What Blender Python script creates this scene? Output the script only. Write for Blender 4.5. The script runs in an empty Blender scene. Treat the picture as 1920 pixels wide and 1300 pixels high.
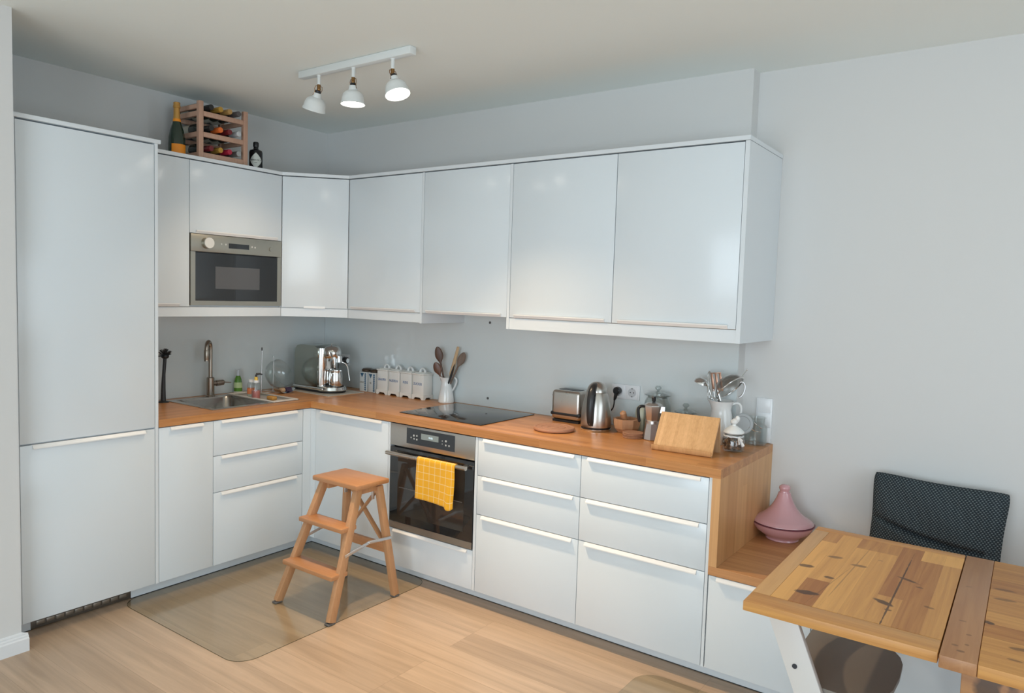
import bpy, bmesh, math, random
from mathutils import Vector, Matrix
random.seed(7)
R = math.radians
S = bpy.context.scene
COL = S.collection

# ---------------------------------------------------------------- camera
CAMP = Vector((4.1544, -3.4966, 1.5935)); YAW, PITCH, ROLL = 0.6194, -0.0695, 0.0314
fwd = Vector((-math.sin(YAW)*math.cos(PITCH), math.cos(YAW)*math.cos(PITCH), math.sin(PITCH)))
rt = Vector((math.cos(YAW), math.sin(YAW), 0)); up = rt.cross(fwd)
rt2 = rt*math.cos(ROLL)+up*math.sin(ROLL); up2 = up*math.cos(ROLL)-rt*math.sin(ROLL)
cd = bpy.data.cameras.new('camera'); cam = bpy.data.objects.new('camera', cd); COL.objects.link(cam)
cd.sensor_width = 36; cd.lens = 1369.062/1920*36; cd.clip_start = .05
m = Matrix((rt2, up2, -fwd)).transposed().to_4x4(); m.translation = CAMP
cam.matrix_world = m; S.camera = cam
S.view_settings.view_transform = 'Standard'; S.view_settings.look = 'None'
S.view_settings.gamma = 1; S.view_settings.use_curve_mapping = False
S.view_settings.exposure = 0.0

# ---------------------------------------------------------------- world and daylight through the room's windows
w = bpy.data.worlds.new('world'); S.world = w; w.use_nodes = True
w.node_tree.nodes['Background'].inputs[0].default_value = (.78, .9, 1, 1)
w.node_tree.nodes['Background'].inputs[1].default_value = 1.2
def area(name, loc, d, sx, sy, e, col):
    l = bpy.data.lights.new(name, 'AREA'); l.shape = 'RECTANGLE'; l.size = sx; l.size_y = sy
    l.energy = e; l.color = col
    o = bpy.data.objects.new(name, l); COL.objects.link(o); o.location = loc
    o.rotation_euler = Vector(d).to_track_quat('-Z', 'Y').to_euler(); return o
area('window_daylight', (3.9, -6.18, 1.35), (0, 1, 0), 3.3, 2.2, 108, (.78, .91, 1))
area('window_daylight', (6.68, -2.6, 1.35), (-1, 0, 0), 2.6, 2.0, 35, (.78, .91, 1))

# ---------------------------------------------------------------- materials
MT = {}
def pm(name, col, rough=.5, metal=0., spec=.5, coat=0., emit=None, es=0., bump=None, sheen=0.):
    if name in MT: return MT[name]
    mt = bpy.data.materials.new(name); mt.use_nodes = True; MT[name] = mt
    b = mt.node_tree.nodes['Principled BSDF']
    b.inputs['Base Color'].default_value = (*col, 1); b.inputs['Roughness'].default_value = rough
    b.inputs['Metallic'].default_value = metal; b.inputs['Specular IOR Level'].default_value = spec
    b.inputs['Coat Weight'].default_value = coat; b.inputs['Sheen Weight'].default_value = sheen
    if emit: b.inputs['Emission Color'].default_value = (*emit, 1); b.inputs['Emission Strength'].default_value = es
    N = mt.node_tree.nodes; L = mt.node_tree.links
    # every surface gets a faint procedural variation in roughness
    tc = N.new('ShaderNodeTexCoord'); no = N.new('ShaderNodeTexNoise'); no.inputs['Scale'].default_value = bump[0] if bump else 6
    mr = N.new('ShaderNodeMapRange'); mr.inputs[3].default_value = max(rough*.9, 0.01); mr.inputs[4].default_value = min(rough*1.1+.005, 1)
    L.new(tc.outputs['Object'], no.inputs['Vector']); L.new(no.outputs[0], mr.inputs[0]); L.new(mr.outputs[0], b.inputs['Roughness'])
    if bump:
        bp = N.new('ShaderNodeBump'); bp.inputs['Strength'].default_value = bump[1]; bp.inputs['Distance'].default_value = .002
        L.new(no.outputs[0], bp.inputs['Height']); L.new(bp.outputs[0], b.inputs['Normal'])
    return mt
def thin(name, tint=(.95, .97, .96), rough=.03, boost=1.0):
    if name in MT: return MT[name]
    mt = bpy.data.materials.new(name); mt.use_nodes = True; MT[name] = mt
    N = mt.node_tree.nodes; L = mt.node_tree.links; N.remove(N['Principled BSDF'])
    t = N.new('ShaderNodeBsdfTransparent'); t.inputs[0].default_value = (*tint, 1)
    g = N.new('ShaderNodeBsdfGlossy'); g.inputs['Roughness'].default_value = rough
    f = N.new('ShaderNodeLayerWeight'); f.inputs[0].default_value = .5     # Schlick curve, the same from both faces
    pw_ = N.new('ShaderNodeMath'); pw_.operation = 'POWER'; pw_.inputs[1].default_value = 4.5; L.new(f.outputs['Facing'], pw_.inputs[0])
    mu = N.new('ShaderNodeMath'); mu.operation = 'MULTIPLY_ADD'; mu.inputs[1].default_value = .7*boost; mu.inputs[2].default_value = .04*boost; mu.use_clamp = True
    mx = N.new('ShaderNodeMixShader'); L.new(pw_.outputs[0], mu.inputs[0]); L.new(mu.outputs[0], mx.inputs[0])
    L.new(t.outputs[0], mx.inputs[1]); L.new(g.outputs[0], mx.inputs[2]); L.new(mx.outputs[0], N['Material Output'].inputs[0])
    return mt
def wood(name, c1, c2, a='x', b='y', pw=.05, pl=.6, var=.35, gs=(3, 60), rough=.4, mortar=0., knots=(), seed=0, dark=(.05, .03, .02), coat=0., contrast=.5):
    if name in MT: return MT[name]
    mt = bpy.data.materials.new(name); mt.use_nodes = True; MT[name] = mt
    N = mt.node_tree.nodes; L = mt.node_tree.links; P = N['Principled BSDF']
    tc = N.new('ShaderNodeTexCoord'); sp = N.new('ShaderNodeSeparateXYZ'); L.new(tc.outputs['Object'], sp.inputs[0])
    c = [k for k in 'xyz' if k not in (a, b)][0]
    def M(op, x, y=None, z=None, clamp=False):
        n = N.new('ShaderNodeMath'); n.operation = op; n.use_clamp = clamp
        for i, v in enumerate((x, y, z)):
            if v is None: continue
            if isinstance(v, (int, float)): n.inputs[i].default_value = v
            else: L.new(v, n.inputs[i])
        return n.outputs[0]
    X = {k: sp.outputs[k.upper()] for k in 'xyz'}
    cb = N.new('ShaderNodeCombineXYZ'); L.new(M('ADD', X[a], seed*.37+20), cb.inputs[0]); L.new(M('ADD', X[b], seed*.53+20), cb.inputs[1])
    br = N.new('ShaderNodeTexBrick'); L.new(cb.outputs[0], br.inputs['Vector'])
    br.offset = .39; br.offset_frequency = 3; br.squash = 1
    br.inputs['Scale'].default_value = 1; br.inputs['Brick Width'].default_value = pl; br.inputs['Row Height'].default_value = pw
    br.inputs['Mortar Size'].default_value = mortar; br.inputs['Mortar Smooth'].default_value = .1
    br.inputs['Color1'].default_value = (0, 0, 0, 1); br.inputs['Color2'].default_value = (1, 1, 1, 1); br.inputs['Mortar'].default_value = (.5, .5, .5, 1)
    tint = br.outputs['Color']
    cv = N.new('ShaderNodeCombineXYZ')
    tb = N.new('ShaderNodeRGBToBW'); L.new(tint, tb.inputs[0]); t = tb.outputs[0]
    L.new(M('MULTIPLY_ADD', t, 31., M('MULTIPLY', X[a], gs[0])), cv.inputs[0])
    L.new(M('MULTIPLY_ADD', t, 17., M('MULTIPLY', X[b], gs[1])), cv.inputs[1])
    L.new(M('MULTIPLY', X[c], gs[1]), cv.inputs[2])
    no = N.new('ShaderNodeTexNoise'); no.inputs['Scale'].default_value = 1; no.inputs['Detail'].default_value = 6; no.inputs['Roughness'].default_value = .62
    no.inputs['Distortion'].default_value = .6
    L.new(cv.outputs[0], no.inputs['Vector'])
    v = M('MULTIPLY_ADD', M('SUBTRACT', no.outputs[0], .5), contrast*2.4, .5)
    v = M('MULTIPLY_ADD', M('SUBTRACT', t, .5), var, v, clamp=True)
    mx = N.new('ShaderNodeMix'); mx.data_type = 'RGBA'; L.new(v, mx.inputs[0]); mx.inputs[6].default_value = (*c1, 1); mx.inputs[7].default_value = (*c2, 1)
    out = mx.outputs[2]
    if mortar:
        m2 = N.new('ShaderNodeMix'); m2.data_type = 'RGBA'; L.new(M('MULTIPLY', br.outputs['Fac'], .75), m2.inputs[0]); L.new(out, m2.inputs[6]); m2.inputs[7].default_value = (*dark, 1); out = m2.outputs[2]
    if knots:
        n2 = N.new('ShaderNodeTexNoise'); n2.inputs['Scale'].default_value = 30; L.new(tc.outputs['Object'], n2.inputs['Vector'])
        k = None
        for (kx, ky, rx, ry, ang, st) in knots:
            dx = M('SUBTRACT', X['x'], kx); dy = M('SUBTRACT', X['y'], ky)
            u = M('MULTIPLY_ADD', dx, math.cos(ang)/rx, M('MULTIPLY', dy, math.sin(ang)/rx))
            q = M('MULTIPLY_ADD', dy, math.cos(ang)/ry, M('MULTIPLY', dx, -math.sin(ang)/ry))
            d = M('SQRT', M('ADD', M('MULTIPLY', u, u), M('MULTIPLY', q, q)))
            d = M('MULTIPLY_ADD', M('SUBTRACT', n2.outputs[0], .5), 1.1, d)
            f = M('MULTIPLY', M('MULTIPLY', M('SUBTRACT', 1.2, d, clamp=True), 3.2, clamp=True), st, clamp=True)
            k = f if k is None else M('MAXIMUM', k, f)
        m3 = N.new('ShaderNodeMix'); m3.data_type = 'RGBA'; L.new(M('MULTIPLY', k, .85), m3.inputs[0]); L.new(out, m3.inputs[6]); m3.inputs[7].default_value = (*dark, 1); out = m3.outputs[2]
    L.new(out, P.inputs['Base Color']); P.inputs['Roughness'].default_value = rough; P.inputs['Coat Weight'].default_value = coat; P.inputs['Coat Roughness'].default_value = .2
    bp = N.new('ShaderNodeBump'); bp.inputs['Strength'].default_value = .08; bp.inputs['Distance'].default_value = .001
    L.new(no.outputs[0], bp.inputs['Height']); L.new(bp.outputs[0], P.inputs['Normal'])
    return mt

wall_m = pm('painted_wall', (.70, .70, .69), .85, spec=.2, bump=(180, .05))
ceil_m = pm('painted_ceiling', (.88, .92, .89), .9, spec=.1)
trim_m = pm('painted_trim', (.78, .8, .82), .4)
gloss = pm('white_gloss_lacquer', (.745, .80, .835), .19, spec=.45)
carc = pm('white_melamine', (.74, .785, .815), .4)
hand = pm('white_metal_handle', (.88, .87, .85), .3)
splash = pm('glass_backsplash_paint', (.70, .755, .76), .07, spec=.5)
steel = pm('brushed_steel', (.56, .53, .49), .28, 1.)
chrome = pm('chrome', (.74, .74, .73), .09, 1.)
satin = pm('satin_aluminium', (.68, .68, .69), .33, 1.)
blackp = pm('black_plastic', (.015, .016, .018), .35)
blackg = pm('black_glass', (.012, .013, .015), .04, spec=.7)
hobg = pm('hob_glass', (.02, .022, .024), .045, spec=1.)
whitec = pm('white_ceramic', (.84, .85, .84), .12, coat=.4)
creamc = pm('cream_ceramic', (.88, .87, .82), .25, coat=.3)
blue = pm('blue_print', (.16, .24, .42), .5)
brass = pm('aged_brass', (.30, .17, .07), .3, 1.)
glass = thin('clear_glass', (.95, .965, .96), .03, 1.6)
sheet_m = thin('clear_floor_sheet', (.945, .957, .938), .14, .9)
sock = pm('socket_plastic', (.83, .85, .87), .25)
rubber = pm('grey_rubber', (.12, .115, .11), .7)
oak_c = ((.38, .145, .042), (.70, .34, .125))
ctop = wood('oak_worktop', *oak_c, 'x', 'y', .042, .55, .45, (2.2, 70), .33)
ctopl = wood('oak_worktop_left', *oak_c, 'y', 'x', .042, .55, .45, (2.2, 70), .33, seed=3)
panelw = wood('oak_end_panel', (.54, .26, .105), (.80, .47, .21), 'z', 'y', .13, 1.3, .4, (1.4, 32), .38)
benchw = wood('oak_bench', (.44, .19, .07), (.70, .36, .155), 'x', 'y', .06, .8, .4, (2.2, 60), .36)
stoolw = wood('beech_stool', (.42, .18, .07), (.59, .295, .135), 'x', 'y', .2, 2, .1, (4, 70), .4)
stoolv = wood('beech_stool_leg', (.44, .215, .095), (.62, .345, .175), 'z', 'y', .2, 2, .1, (4, 70), .4)
rackw = wood('rack_pine', (.42, .24, .165), (.58, .37, .27), 'z', 'y', .2, 2, .1, (4, 60), .55)
bamb = wood('bamboo', (.55, .29, .115), (.80, .48, .23), 'z', 'x', .014, .4, .4, (5, 90), .35)
terr = wood('reddish_wood', (.40, .19, .11), (.52, .27, .165), 'x', 'y', .3, 2, .1, (4, 60), .55)
mort = wood('olive_wood', (.40, .19, .09), (.60, .34, .19), 'z', 'x', .06, 1, .3, (4, 60), .45)
spn1 = wood('dark_spoon_wood', (.03, .013, .008), (.15, .06, .028), 'z', 'x', .3, 2, .1, (4, 90), .4)
spn2 = wood('pale_spoon_wood', (.50, .33, .18), (.66, .47, .28), 'z', 'x', .3, 2, .1, (4, 90), .5)
spn3 = wood('grey_spoon_wood', (.11, .075, .055), (.25, .175, .13), 'z', 'x', .3, 2, .1, (4, 90), .5)
floorm = wood('oak_floor', (.36, .25, .165), (.70, .505, .35), 'x', 'y', .165, 1.7, .28, (1.3, 22), .3, mortar=.0007, dark=(.30, .20, .13), contrast=.55)

# ---------------------------------------------------------------- mesh helpers
class B:
    def __init__(s): s.b = bmesh.new()
    def _new(s, n0): s.b.verts.ensure_lookup_table(); return s.b.verts[n0:]
    def box(s, x0, x1, y0, y1, z0, z1, bev=0., rot=None, piv=None, seg=2):
        n0 = len(s.b.verts); r = bmesh.ops.create_cube(s.b, size=1)
        for v in r['verts']: v.co = Vector(((x0+x1)/2+v.co.x*(x1-x0), (y0+y1)/2+v.co.y*(y1-y0), (z0+z1)/2+v.co.z*(z1-z0)))
        if bev:
            ed = {e for v in r['verts'] for e in v.link_edges}
            bmesh.ops.bevel(s.b, geom=list(ed), offset=bev, segments=seg, affect='EDGES', profile=.5)
        if rot is not None:
            p = Vector(piv) if piv else Vector(((x0+x1)/2, (y0+y1)/2, (z0+z1)/2))
            for v in s._new(n0): v.co = p+rot @ (v.co-p)
        return s
    def bar(s, p0, p1, wx, wy, bev=.002, ref=(1, 0, 0)):   # rectangular bar between two points; wx along ref
        p0, p1 = Vector(p0), Vector(p1); d = p1-p0; L_ = d.length; d.normalize()
        r_ = Vector(ref); r_ = (r_-d*r_.dot(d)).normalized(); t = d.cross(r_)
        n0 = len(s.b.verts); s.box(-wx/2, wx/2, -wy/2, wy/2, 0, L_, bev)
        for v in s._new(n0): v.co = p0+r_*v.co.x+t*v.co.y+d*v.co.z
        return s
    def tube(s, pts, r, seg=12, cap=True, closed=False, flat=1.):
        pts = [Vector(p) for p in pts]; n = len(pts); rr = r if isinstance(r, (list, tuple)) else [r]*n
        rings = []; prev = None
        for i, p in enumerate(pts):
            if closed: d = pts[(i+1) % n]-pts[i-1]
            else: d = pts[min(i+1, n-1)]-pts[max(i-1, 0)]
            d.normalize()
            if prev is None:
                a = Vector((0, 0, 1)) if abs(d.z) < .9 else Vector((1, 0, 0)); a = (a-d*a.dot(d)).normalized()
            else: a = (prev-d*prev.dot(d)).normalized()
            prev = a; c = d.cross(a)
            rings.append([s.b.verts.new(p+(a*math.cos(t)+c*math.sin(t)*flat)*rr[i]) for t in [2*math.pi*k/seg for k in range(seg)]])
        for i in range(n if closed else n-1):
            A, Bq = rings[i], rings[(i+1) % n]
            for k in range(seg): s.b.faces.new((A[k], A[(k+1) % seg], Bq[(k+1) % seg], Bq[k]))
        if cap and not closed:
            s.b.faces.new(rings[0][::-1]); s.b.faces.new(rings[-1])
        return s
    def lathe(s, prof, c=(0, 0, 0), seg=32, M=None, ph=0.):
        n0 = len(s.b.verts); rings = []
        for r, z in prof:
            if r < 1e-6: rings.append([s.b.verts.new((0, 0, z))])
            else: rings.append([s.b.verts.new((r*math.cos(2*math.pi*k/seg+ph), r*math.sin(2*math.pi*k/seg+ph), z)) for k in range(seg)])
        for A, Q in zip(rings, rings[1:]):
            for k in range(seg):
                a0, a1 = A[k % len(A)], A[(k+1) % len(A)]; b0, b1 = Q[k % len(Q)], Q[(k+1) % len(Q)]
                f = [a0]
                if a1 is not a0: f.append(a1)
                if b1 is not b0: f.append(b1)
                f.append(b0)
                if len(f) >= 3: s.b.faces.new(f)
        T = Matrix.Translation(Vector(c)) @ (M.to_4x4() if M is not None else Matrix())
        for v in s._new(n0): v.co = T @ v.co
        return s
    def cyl(s, p0, p1, r0, r1=None, seg=24): return s.tube([p0, p1], [r0, r0 if r1 is None else r1], seg)
    def prism(s, poly, ax, a0, a1):   # poly in the two other axes (cyclic order), extruded along ax
        def mk(p, a): return {'x': (a, p[0], p[1]), 'y': (p[0], a, p[1]), 'z': (p[0], p[1], a)}[ax]
        A = [s.b.verts.new(mk(p, a0)) for p in poly]; Q = [s.b.verts.new(mk(p, a1)) for p in poly]
        n = len(poly)
        s.b.faces.new(A[::-1]); s.b.faces.new(Q)
        for i in range(n): s.b.faces.new((A[i], A[(i+1) % n], Q[(i+1) % n], Q[i]))
        return s
    def ball(s, c, r, sc=(1, 1, 1), seg=20):
        res = bmesh.ops.create_uvsphere(s.b, u_segments=seg, v_segments=seg//2, radius=r)
        for v in res['verts']: v.co = Vector(c)+Vector((v.co.x*sc[0], v.co.y*sc[1], v.co.z*sc[2]))
        return s
def cr(pts, n=6):      # smooth curve through the points
    P_ = [Vector(p) for p in pts]; P_ = [P_[0]*2-P_[1]]+P_+[P_[-1]*2-P_[-2]]; out = []
    for i in range(1, len(P_)-2):
        for k in range(n):
            t = k/n; a, b, c, d = P_[i-1:i+3]
            out.append(.5*((2*b)+(c-a)*t+(2*a-5*b+4*c-d)*t*t+(3*b-a-3*c+d)*t**3))
    return out+[P_[-2]]
def crr(rs, n=6):
    o = []
    for a, b in zip(rs, rs[1:]): o += [a+(b-a)*k/n for k in range(n)]
    return o+[rs[-1]]
def fin(name, b, mat, parent=None, w=True, flat=False, ang=35, label=None):
    bmesh.ops.recalc_face_normals(b.b, faces=b.b.faces)
    me = bpy.data.meshes.new(name)
    if parent is not None and w:
        p = parent
        off = Vector((0, 0, 0))
        while p is not None: off += p.location; p = p.parent
        for v in b.b.verts: v.co -= off
    b.b.to_mesh(me); b.b.free()
    if not flat:
        for p in me.polygons: p.use_smooth = True
        me.set_sharp_from_angle(angle=R(ang))
    me.materials.append(mat)
    o = bpy.data.objects.new(name, me); COL.objects.link(o)
    if parent is not None: o.parent = parent
    if label: o['label'] = label
    return o
def rec(o):     # put a single-mesh object's origin at its base centre
    vs = [v.co for v in o.data.vertices]
    c = Vector(((min(v.x for v in vs)+max(v.x for v in vs))/2, (min(v.y for v in vs)+max(v.y for v in vs))/2, min(v.z for v in vs)))
    for v in o.data.vertices: v.co -= c
    o.location = c
def thing(name, label, cat, loc, group=None):
    o = bpy.data.objects.new(name, None); COL.objects.link(o); o.location = loc; o.empty_display_size = .05
    o['label'] = label; o['category'] = cat
    if group: o['group'] = group
    return o
def solo(name, b, mat, label, cat, group=None, origin=True, **k):
    o = fin(name, b, mat, None, **k); o['label'] = label; o['category'] = cat
    if group: o['group'] = group
    if origin: rec(o)
    return o
def struct(name, b, mat, parent=None, **k):
    o = fin(name, b, mat, parent, **k)
    if parent is None: o['kind'] = 'structure'
    return o
def dup(root, loc, label, rotz=None, group=None):
    r = root.copy(); COL.objects.link(r); r.location = loc; r['label'] = label
    if rotz is not None: r.rotation_euler[2] = rotz
    if group: r['group'] = group
    for ch in list(root.children):
        c = ch.copy(); COL.objects.link(c); c.parent = r
        for g in ch.children: d = g.copy(); COL.objects.link(d); d.parent = c
    return r
def text(s, size, mat, parent, M4, name='lettering', w=True, sx=1., bold=0.):
    cu = bpy.data.curves.new('t', 'FONT'); cu.body = s; cu.size = size; cu.align_x = 'CENTER'; cu.align_y = 'CENTER'; cu.extrude = .0002; cu.offset = bold
    to = bpy.data.objects.new('t', cu); COL.objects.link(to)
    dg = bpy.context.evaluated_depsgraph_get(); dg.update()
    me = bpy.data.meshes.new_from_object(to.evaluated_get(dg)); bpy.data.objects.remove(to); bpy.data.curves.remove(cu)
    me.transform(Matrix.Diagonal((sx, 1, 1, 1))); me.transform(M4)
    if w:
        off = Vector((0, 0, 0)); p = parent
        while p is not None: off += p.location; p = p.parent
        me.transform(Matrix.Translation(-off))
    me.materials.clear(); me.materials.append(mat); me.name = name
    o = bpy.data.objects.new(name, me); COL.objects.link(o); o.parent = parent; return o
def frame_m(loc, xdir, zdir=(0, 0, 1)):   # text x -> xdir, text y -> zdir
    x = Vector(xdir).normalized(); z = Vector(zdir).normalized(); n = x.cross(z)
    mm = Matrix((x, z, n)).transposed().to_4x4(); mm.translation = Vector(loc); return mm

# ---------------------------------------------------------------- room shell
CE, XP, YB, YL, XR, YF = 2.6957, 3.008, .087, -2.22, 6.6, -6.1
struct('floor', B().box(-.1, XR+.1, YF-.1, YB+.1, -.1, 0), floorm, flat=True)
struct('ceiling', B().box(-.1, XR+.1, YF-.1, YB+.1, CE, CE+.1), ceil_m, flat=True)
struct('wall_back', B().prism([(-.15, 0), (XP, 0), (XP, YB), (XR+.15, YB), (XR+.15, YB+.15), (-.15, YB+.15)], 'z', 0, CE), wall_m, flat=True)
struct('wall_left', B().box(-.15, 0, YL, 0, 0, CE), wall_m, flat=True)
struct('wall_side', B().prism([(-.15, YL), (.70, YL), (.70, YF-.1), (-.15, YF-.1)], 'z', 0, CE), wall_m, flat=True)
def wall_window(name, wname, ax, c, a0, a1, w0, w1, z0, z1):
    b = B()
    for (p, q, lo, hi) in ((a0, w0, 0, CE), (w1, a1, 0, CE), (w0, w1, 0, z0), (w0, w1, z1, CE)):
        if ax == 'y': b.box(p, q, c, c+(.15 if c > 0 else -.15), lo, hi)
        else: b.box(c, c+.15, p, q, lo, hi)
    struct(wname, b, wall_m, flat=True)
    f = B(); n = 3
    for i in range(n+1):
        t = w0+(w1-w0)*i/n
        t0, t1 = (t, t+.05) if i == 0 else ((t-.05, t) if i == n else (t-.03, t+.03))
        if ax == 'y': f.box(t0, t1, c-.07, c-.02, z0, z1)
        else: f.box(c+.02, c+.07, t0, t1, z0, z1)
    for z in (z0, z1-.05):
        if ax == 'y': f.box(w0, w1, c-.069, c-.021, z, z+.05)
        else: f.box(c+.021, c+.069, w0, w1, z, z+.05)
    struct(name, f, trim_m)
wall_window('window_1', 'wall_front', 'y', YF, .70, XR, 2.2, 5.6, .25, 2.4)
wall_window('window_2', 'wall_right', 'x', XR, YF, YB, -4.0, -1.2, .35, 2.35)
# baseboard on the wall stub at the left, moulded profile, and along the room
b = B(); pr = [(.70, 0), (.722, 0), (.722, .055), (.716, .060), (.716, .066), (.710, .070), (.710, .076), (.70, .082)]
A = [b.b.verts.new((x, YL+.022 if x > .7 else YL+.0, z)) for x, z in pr]; Q = [b.b.verts.new((x, YF, z)) for x, z in pr]
for i in range(len(pr)): b.b.faces.new((A[i], A[(i+1) % len(pr)], Q[(i+1) % len(pr)], Q[i]))
b.b.faces.new(A); b.b.faces.new(Q[::-1])
struct('baseboard_left', b, trim_m)

# ---------------------------------------------------------------- kitchen: dimensions
F, E, ZC, PL, W = .6238, .6286, .918, .5247, .3934
ZT, ZB, ZR = 2.2777, 1.4778, 1.4185
T = .018; G = .0016
def hx(parent, x0, x1, y, z, up_=True):      # edge pull along x on a front facing -y
    b = B(); s_ = 1 if up_ else -1
    b.prism([(y-.029, z-s_*.017), (y-.0195, z-s_*.017), (y-.0185, z-s_*.003), (y+.004, z-s_*.0015), (y+.004, z+s_*.0004), (y-.0185, z+s_*.0004), (y-.029, z-s_*.0125)], 'x', x0, x1)
    return fin('handle', b, hand, parent)
def hy(parent, y0, y1, x, z, up_=True):
    b = B(); s_ = 1 if up_ else -1
    b.prism([(x+.029, z-s_*.017), (x+.0195, z-s_*.017), (x+.0185, z-s_*.003), (x-.004, z-s_*.0015), (x-.004, z+s_*.0004), (x+.0185, z+s_*.0004), (x+.029, z-s_*.0125)], 'y', y0, y1)
    return fin('handle', b, hand, parent)
def front_x(parent, name, x0, x1, z0, z1, hz=None, D=F, hi=.035):   # front in the run along x, face at y=-D
    o = fin(name, B().box(x0+G, x1-G, -D, -D+T, z0+G, z1-G, .0012), gloss, parent)
    if hz == 'top': hx(o, x0+hi, x1-hi, -D+T-.001, z1-G)
    if hz == 'bot': hx(o, x0+hi, x1-hi, -D+T-.001, z0+G, False)
    return o
def front_y(parent, name, y0, y1, z0, z1, hz=None, D=F, hi=.035):
    o = fin(name, B().box(D-T, D, y0+G, y1-G, z0+G, z1-G, .0012), gloss, parent)
    if hz == 'top': hy(o, y0+hi, y1-hi, D-T+.001, z1-G)
    if hz == 'bot': hy(o, y0+hi, y1-hi, D-T+.001, z0+G, False)
    return o
def cab_x(name, label, x0, x1, fronts, z0=.08, z1=.876, D=F, cat='cabinet', group=None, yback=-.004, hi=.035):
    t = thing(name, label, cat, ((x0+x1)/2, -D/2, z0), group)
    fin('carcass', B().box(x0+.0005, x1-.0005, -D+T+.003, yback, z0, z1), carc, t)
    for (nm, a, b_, h) in fronts: front_x(t, nm, x0, x1, a, b_, h, D, hi)
    return t
def cab_y(name, label, y0, y1, fronts, z0=.08, z1=.876, D=F, cat='cabinet', group=None, hi=.035):
    t = thing(name, label, cat, (D/2, (y0+y1)/2, z0), group)
    fin('carcass', B().box(.004, D-T-.003, y0+.0005, y1-.0005, z0, z1), carc, t)
    for (nm, a, b_, h) in fronts: front_y(t, nm, y0, y1, a, b_, h, D, hi)
    return t
YFR = -1.5892
# tall cabinet
t = thing('tall_cabinet', 'tall white gloss cabinet with two doors at the far left', 'cabinet', (.31, -1.885, .08))
fin('carcass', B().box(.004, F-T-.003, -2.188, YFR, .08, ZT-.004), carc, t)
fin('side_panel', B().box(.004, F, YFR+.001, YFR+.017, .08, ZT), carc, t)
fin('side_panel', B().box(.55, F, -2.216, -2.189, .08, ZT), carc, t)
fin('top_panel', B().box(.004, F+.005, -2.218, -1.559, ZT+.0005, 2.297, .001), carc, t)
front_y(t, 'door', -2.1885, YFR, .88, ZT-.006, None)
d = front_y(t, 'door', -2.1885, YFR, .08, .876, 'top', hi=.05)
zz = .08
b = B().box(PL-.012, PL+.0, -2.117, -1.664, .004, .078, .001)
g = thing('ventilation_grille', 'dark metal vent grille in the plinth under the tall cabinet', 'vent', (PL, -1.89, .004))
fin('grille_frame', b, pm('grille_metal', (.20, .185, .165), .4, .8), g)
for k in range(10):
    for zz in (.018, .045):
        y0 = -2.095+k*.0415
        fin('louvre', B().box(PL-.002, PL+.004, y0, y0+.034, zz, zz+.019, .001), pm('louvre_metal', (.33, .31, .28), .35, .9), g)
# plinths
struct('trim_1', B().box(PL-.016, PL, -1.663, -PL+.016, .004, .079), carc)
struct('trim_2', B().box(PL, 5.2, -PL, -PL+.016, .004, .079), carc)
struct('trim_3', B().box(PL-.016, PL, -2.218, -2.118, .004, .079), carc)
sealm = pm('dark_seal', (.03, .03, .032), .6)
struct('trim_4', B().box(PL-.016, PL+.001, -1.663, -PL-.001, .0003, .0038).box(PL-.016, 5.2, -PL-.001, -PL+.016, .0003, .0038).box(PL-.016, PL+.001, -2.218, -2.118, .0003, .0038), sealm)
# base run on the left wall
YA, YBB, YI = -1.5705, -1.2704, -.6821
cab_y('base_cabinet', 'narrow white base cabinet with one door beside the tall cabinet', YA, YBB, [('door', .08, .876, 'top')], hi=.06)
cab_y('drawer_cabinet', 'white three-drawer base cabinet under the sink', YBB, YI,
      [('drawer_front', .682, .876, 'top'), ('drawer_front', .482, .682, 'top'), ('drawer_front', .08, .482, 'top')], hi=.045, z1=.70)
t = thing('corner_cabinet', 'white corner base cabinet with a single door left of the oven', 'cabinet', (.9, -.3, .08))
fin('carcass', B().prism([(.004, YI+.001), (F-T-.003, YI+.001), (F-T-.003, -F+T+.003), (1.283, -F+T+.003), (1.283, -.004), (.004, -.004)], 'z', .08, .876), carc, t)
fin('filler_strip', B().box(F-T, F, YI+G, -F+.001, .0816, .8744), gloss, t)
fin('filler_strip', B().box(F+.001, F+.045, -F, -F+T, .0816, .8744), gloss, t)
front_x(t, 'door', F+.045, 1.283, .08, .876, 'top', hi=.05)
# run on the back wall
XO0, XO1, X1, X2, X3 = 1.3011, 1.898, 1.9155, 2.5143, 3.1175
t = thing('oven_housing', 'white base cabinet around the oven with a drawer below it', 'cabinet', (1.6, -.3, .08))
fin('carcass', B().box(1.301, 1.898, -F+T+.003, -.004, .08, .286), carc, t)
fin('side_panel', B().box(1.2845, 1.300, -F, -.004, .0816, .8744), carc, t)
fin('side_panel', B().box(1.899, 1.9145, -F, -.004, .0816, .8744), carc, t)
front_x(t, 'drawer_front', XO0, XO1, .08, .288, 'top')
dl = [('drawer_front', .682, .876, 'top'), ('drawer_front', .482, .682, 'top'), ('drawer_front', .08, .482, 'top')]
cab_x('drawer_cabinet', 'white three-drawer cabinet directly right of the oven', X1, X2, dl, group='drawer cabinets right of the oven')
cab_x('drawer_cabinet', 'white three-drawer cabinet beside the oak end panel', X2, X3, dl, group='drawer cabinets right of the oven')
solo('cover_panel', B().box(3.1185, 3.1305, -F, -.004, .08, .8795), carc, 'thin white cover panel against the oak end panel', 'panel')
XB = [3.1335, 3.541, 4.141, 4.741]
for i, lb in enumerate(('white base cabinet under the oak bench, below the oak end panel', 'white bench cabinet behind the white plank chair', 'white bench cabinet left of the table apron under the oak bench')):
    cab_x('bench_cabinet', lb, XB[i], XB[i+1], [('drawer_front', .08, .4745, 'top')], z1=.4745, yback=.08, group='cabinets under the bench')
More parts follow.
